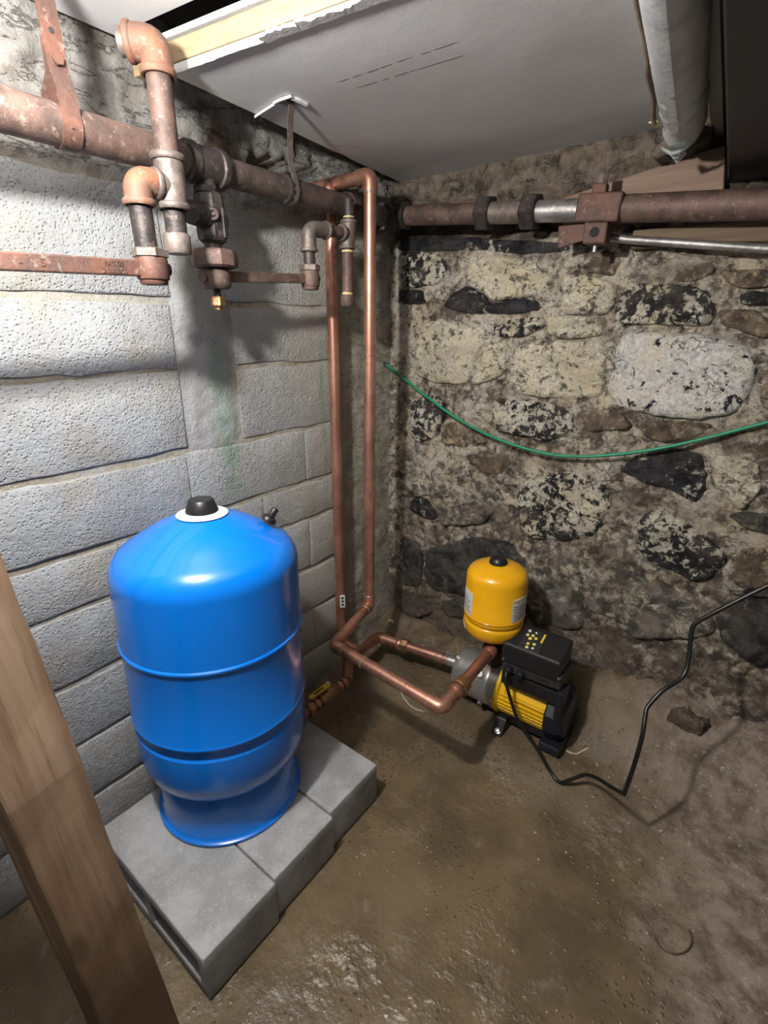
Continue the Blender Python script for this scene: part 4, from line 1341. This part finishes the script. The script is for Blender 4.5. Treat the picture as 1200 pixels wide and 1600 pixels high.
arm('swing_arm', 'flat rusty swing arm running from the iron valve to the elbow by the copper pipe', (x2, -.632, 1.645), .028, .042, (x2, -.95, 1.628), .026, .014, 'rusty_main',
    txt=[('PAT. 25', .009, .075, .004), ('2 000 350', .009, .075, -.006)])
bm = bmesh.new(); lathe(bm, [(0, 1.598), (.030, 1.598), (.036, 1.604), (.037, 1.612), (.037, 1.636), (.033, 1.644), (0, 1.646)], (x2, cyv - .002, 0), UP, 24); hb = part('lower_hub', bm, 'rusty_main', v)
bm = bmesh.new(); lathe(bm, [(0, 0), (.013, 0), (.013, .008), (0, .008)], (x2, cyv - .036, 1.622), (.3, -1, 0), 16); part('side_boss', bm, 'rusty_main', hb)
straight(v, (x2, cyv - .003, 1.575), (x2, cyv - .003, 1.60), .010, 'dark_iron', 'stud')
bm = bmesh.new(); hexnut(bm, (x2, cyv - .003, 1.556), (x2, cyv - .003, 1.580), .0175); part('brass_nut', bm, 'brass_fitting', v, False, 'dull brass nut')
bm = bmesh.new(); cyl(bm, (x2, cyv - .003, 1.548), (x2, cyv - .003, 1.557), .009, 12); part('stud_end', bm, 'brass_fitting', v)

# ------------------------------------------------------------------ small tee and drip leg beside the copper pipes
d3 = thing('drip_leg', 'small grey tee with a capped drip leg hanging beside the copper pipes', 'pipe', (x2, -.46, 1.575))
straight(d3, (x2, -.449, 1.82), (x2, -.447, 1.885), .0175, 'dark_iron', 'nipple')
collar(d3, (x2, -.449, 1.832), UP, .007, .0182, 'tape_yellow', 'thread_tape')
bm = bmesh.new(); cyl(bm, (x2, -.458, 1.748), (x2, -.449, 1.826), .0225, 22); te = part('tee', bm, 'galvanised', d3)
for z, y in ((1.818, -.45), (1.744, -.459)):
    band_collar(d3, (x2, y, z), UP, .0262, .010, 'galvanised')
bm = bmesh.new(); cyl(bm, (x2, -.454, 1.789), (x2, -.488, 1.788), .020, 20); part('tee_branch', bm, 'galvanised', te)
band_collar(d3, (x2, -.480, 1.788), (0, -1, 0), .025, .010, 'galvanised')
straight(d3, (x2, -.55, 1.785), (x2, -.485, 1.788), .0165, 'rusty_main', 'nipple')
bm = bmesh.new(); tube(bm, [(x2, -.555, 1.785), (x2, -.630, 1.780), (x2, -.632, 1.722)], .0225, 22, .05); part('elbow', bm, 'galvanised', d3)
band_collar(d3, (x2, -.552, 1.785), (0, -1, 0), .0265, .010, 'galvanised'); band_collar(d3, (x2, -.632, 1.718), UP, .0265, .010, 'galvanised')
straight(d3, (x2, -.632, 1.672), (x2, -.632, 1.722), .0175, 'dark_iron', 'nipple')
straight(d3, (x2, -.463, 1.60), (x2, -.459, 1.75), .0175, 'rusty_main', 'leg')
collar(d3, (x2, -.459, 1.733), UP, .009, .0185, 'tape_yellow', 'thread_tape')
bm = bmesh.new(); lathe(bm, [(0, 0), (.021, 0), (.0225, .003), (.0225, .032), (.020, .036), (0, .036)], (x2, -.464, 1.572), UP, 22); part('cap', bm, 'rusty_main', d3)
collar(d3, (x2, -.4635, 1.607), UP, .009, .0185, 'tape_yellow', 'thread_tape')

# ------------------------------------------------------------------ wrapped pipe, twine and black duct under the ceiling
ip = [V((1.262, -1.85, 1.972)), V((1.126, -.82, 1.972)), V((1.058, -.25, 1.965)), V((1.046, -.155, 1.958))]
iw = thing('insulated_pipe', 'pipe wrapped in pale paper and foil hanging under the ceiling', 'pipe', ip[1])
bm = bmesh.new()
line = []
for a, b in zip(ip, ip[1:]):
    n = max(2, int((b - a).length / .02))
    line += [a + (b - a) * i / n for i in range(n)]
line.append(ip[-1])
rad = [.044 + .005 * fbm(p, 25) - .012 * sstep(-.22, -.155, p.y) for p in line]
tube(bm, line, .045, 26, radii=rad)
for v_ in bm.verts:
    v_.co += V((fbm(v_.co, 30), 0, fbm(v_.co + V((3, 3, 3)), 30))) * .0045
wrap = part('paper_wrap', bm, 'wrap_paper', iw)
bm = bmesh.new()
lr = [p for p in line if p.y < -.33]
rows = []
for p in lr:
    rows.append([bm.verts.new(p + V((math.cos(R(a)) * .0475, 0, math.sin(R(a)) * .0475))) for a in (150, 175, 200, 225, 250, 268)])
for a, b in zip(rows, rows[1:]):
    for k in range(5):
        bm.faces.new((a[k], a[k + 1], b[k + 1], b[k]))
bmesh.ops.solidify(bm, geom=bm.faces[:], thickness=.002)
part('foil_flap', bm, 'wrap_foil', wrap, True, 'silvery overlapping foil strip')
bm = bmesh.new()
rr_ = random.Random(3)
tip = []
for k in range(9):
    s = k / 8
    hw = .036 * (1 - s * .6) * rr_.uniform(.75, 1.15)
    c = V((1.045, -.255 + .075 * s, 1.912 - .010 * s + .004 * math.sin(k * 2)))
    tip.append([bm.verts.new(c + V((-hw, 0, .008))), bm.verts.new(c + V((-hw * .3, 0, -.004))), bm.verts.new(c + V((hw * .4, 0, -.002))), bm.verts.new(c + V((hw, 0, .008)))])
for a, b in zip(tip, tip[1:]):
    for k in range(3):
        bm.faces.new((a[k], a[k + 1], b[k + 1], b[k]))
bmesh.ops.solidify(bm, geom=bm.faces[:], thickness=.002)
part('torn_tip', bm, 'torn_foil', iw, False, 'torn whitish foil end')
bm = bmesh.new(); prism(bm, [(1.003, -.35), (1.02, -.345), (1.022, -.31), (1.006, -.315)], 'xy', 1.945, 1.948); part('paper_scrap', bm, 'scrap_yellow', iw, False, 'yellowish torn paper scrap')
bm = bmesh.new(); tube(bm, catmull([(1.10, -1.05, 1.985), (1.072, -.808, 1.972), (1.062, -.70, 1.968), (1.052, -.62, 1.965), (1.040, -.558, 1.962), (1.034, -.47, 1.955), (1.022, -.40, 1.945), (1.02, -.37, 1.935)], 6), .0055, 8)
solo('frayed_twine', bm, 'jute', 'frayed brown twine hanging beside the wrapped pipe', 'twine')
bm = bmesh.new(); prism(bm, [(1.30, -2.05), (1.216, -.961), (1.142, .0), (2.0, .0), (2.0, -2.05)], 'xy', 1.87, 2.027, .004)
du = solo('black_duct', bm, 'dark_panel', 'matt black duct boxed in under the ceiling at the right', 'duct', False)
bm = bmesh.new(); box(bm, 1.30, 1.32, -1.9, -.02, 1.866, 1.8702, .001); part('seam', bm, 'dark_panel', du, False)

# ------------------------------------------------------------------ small litter on the floor
def onfloor(pts, r, name, mat, label, cat):
    bm = bmesh.new()
    tube(bm, catmull([(x, y, ground(x, y) + r * .6 + dz) for x, y, dz in pts], 6), r, 8)
    return solo(name, bm, mat, label, cat)
onfloor([(1.412, -.712, .004), (1.425, -.722, .0), (1.44, -.727, .0), (1.465, -.717, .002), (1.482, -.698, .003), (1.489, -.668, .005), (1.480, -.642, .004)], .0022, 'twig', 'twig_brown', 'thin curled brown twig lying on the wet floor', 'twig')
onfloor([(1.03, -.287, .002), (1.05, -.283, .0), (1.066, -.275, .0), (1.092, -.245, .003)], .0024, 'straw', 'straw', 'short pale straw on the floor by the pump', 'straw')
onfloor([(.36, -.395, .0), (.40, -.42, .0), (.45, -.437, .0), (.50, -.432, .002)], .0026, 'pale_wire', 'straw', 'pale bent wire on the floor under the copper loop', 'wire')
onfloor([(.055, -.075, .0), (.07, -.072, .002), (.085, -.075, .0)], .005, 'yellow_scrap', 'scrap_yellow', 'tiny yellow scrap on the floor in the room corner', 'scrap')
rnd = random.Random(21)
def chips(name, n, pick, smin, smax, mat, label):
    bm = bmesh.new()
    for _ in range(n):
        x, y = pick()
        z = ground(x, y)
        s = rnd.uniform(smin, smax)
        a0 = rnd.uniform(0, 6.28)
        m = rnd.choice((4, 5))
        top = [bm.verts.new((x + s * math.cos(a0 + 6.283 * k / m) * rnd.uniform(.6, 1.1), y + s * math.sin(a0 + 6.283 * k / m) * rnd.uniform(.4, .9), z + s * rnd.uniform(.3, .7))) for k in range(m)]
        lo = [bm.verts.new((v_.co.x, v_.co.y, z - .003)) for v_ in top]
        bm.faces.new(top)
        for k in range(m):
            bm.faces.new((top[k], lo[k], lo[(k + 1) % m], top[(k + 1) % m]))
    o = put(name, bm, mat, None, False)
    o['kind'] = 'stuff'; o['label'] = label; o['category'] = 'rubble'
chips('fallen_paint_chips', 420, lambda: (rnd.uniform(1.0, 2.2), -.06 - abs(rnd.gauss(.06, .26))), .0008, .0048, 'chip_white', 'tiny pale paint and mortar chips scattered at the foot of the stone wall')
chips('dark_gravel', 160, lambda: (rnd.gauss(.42, .12), min(-.2, max(-.81, rnd.gauss(-.68, .08)))) , .002, .006, 'twig_brown', 'dark wet grit in the shade beyond the concrete blocks')
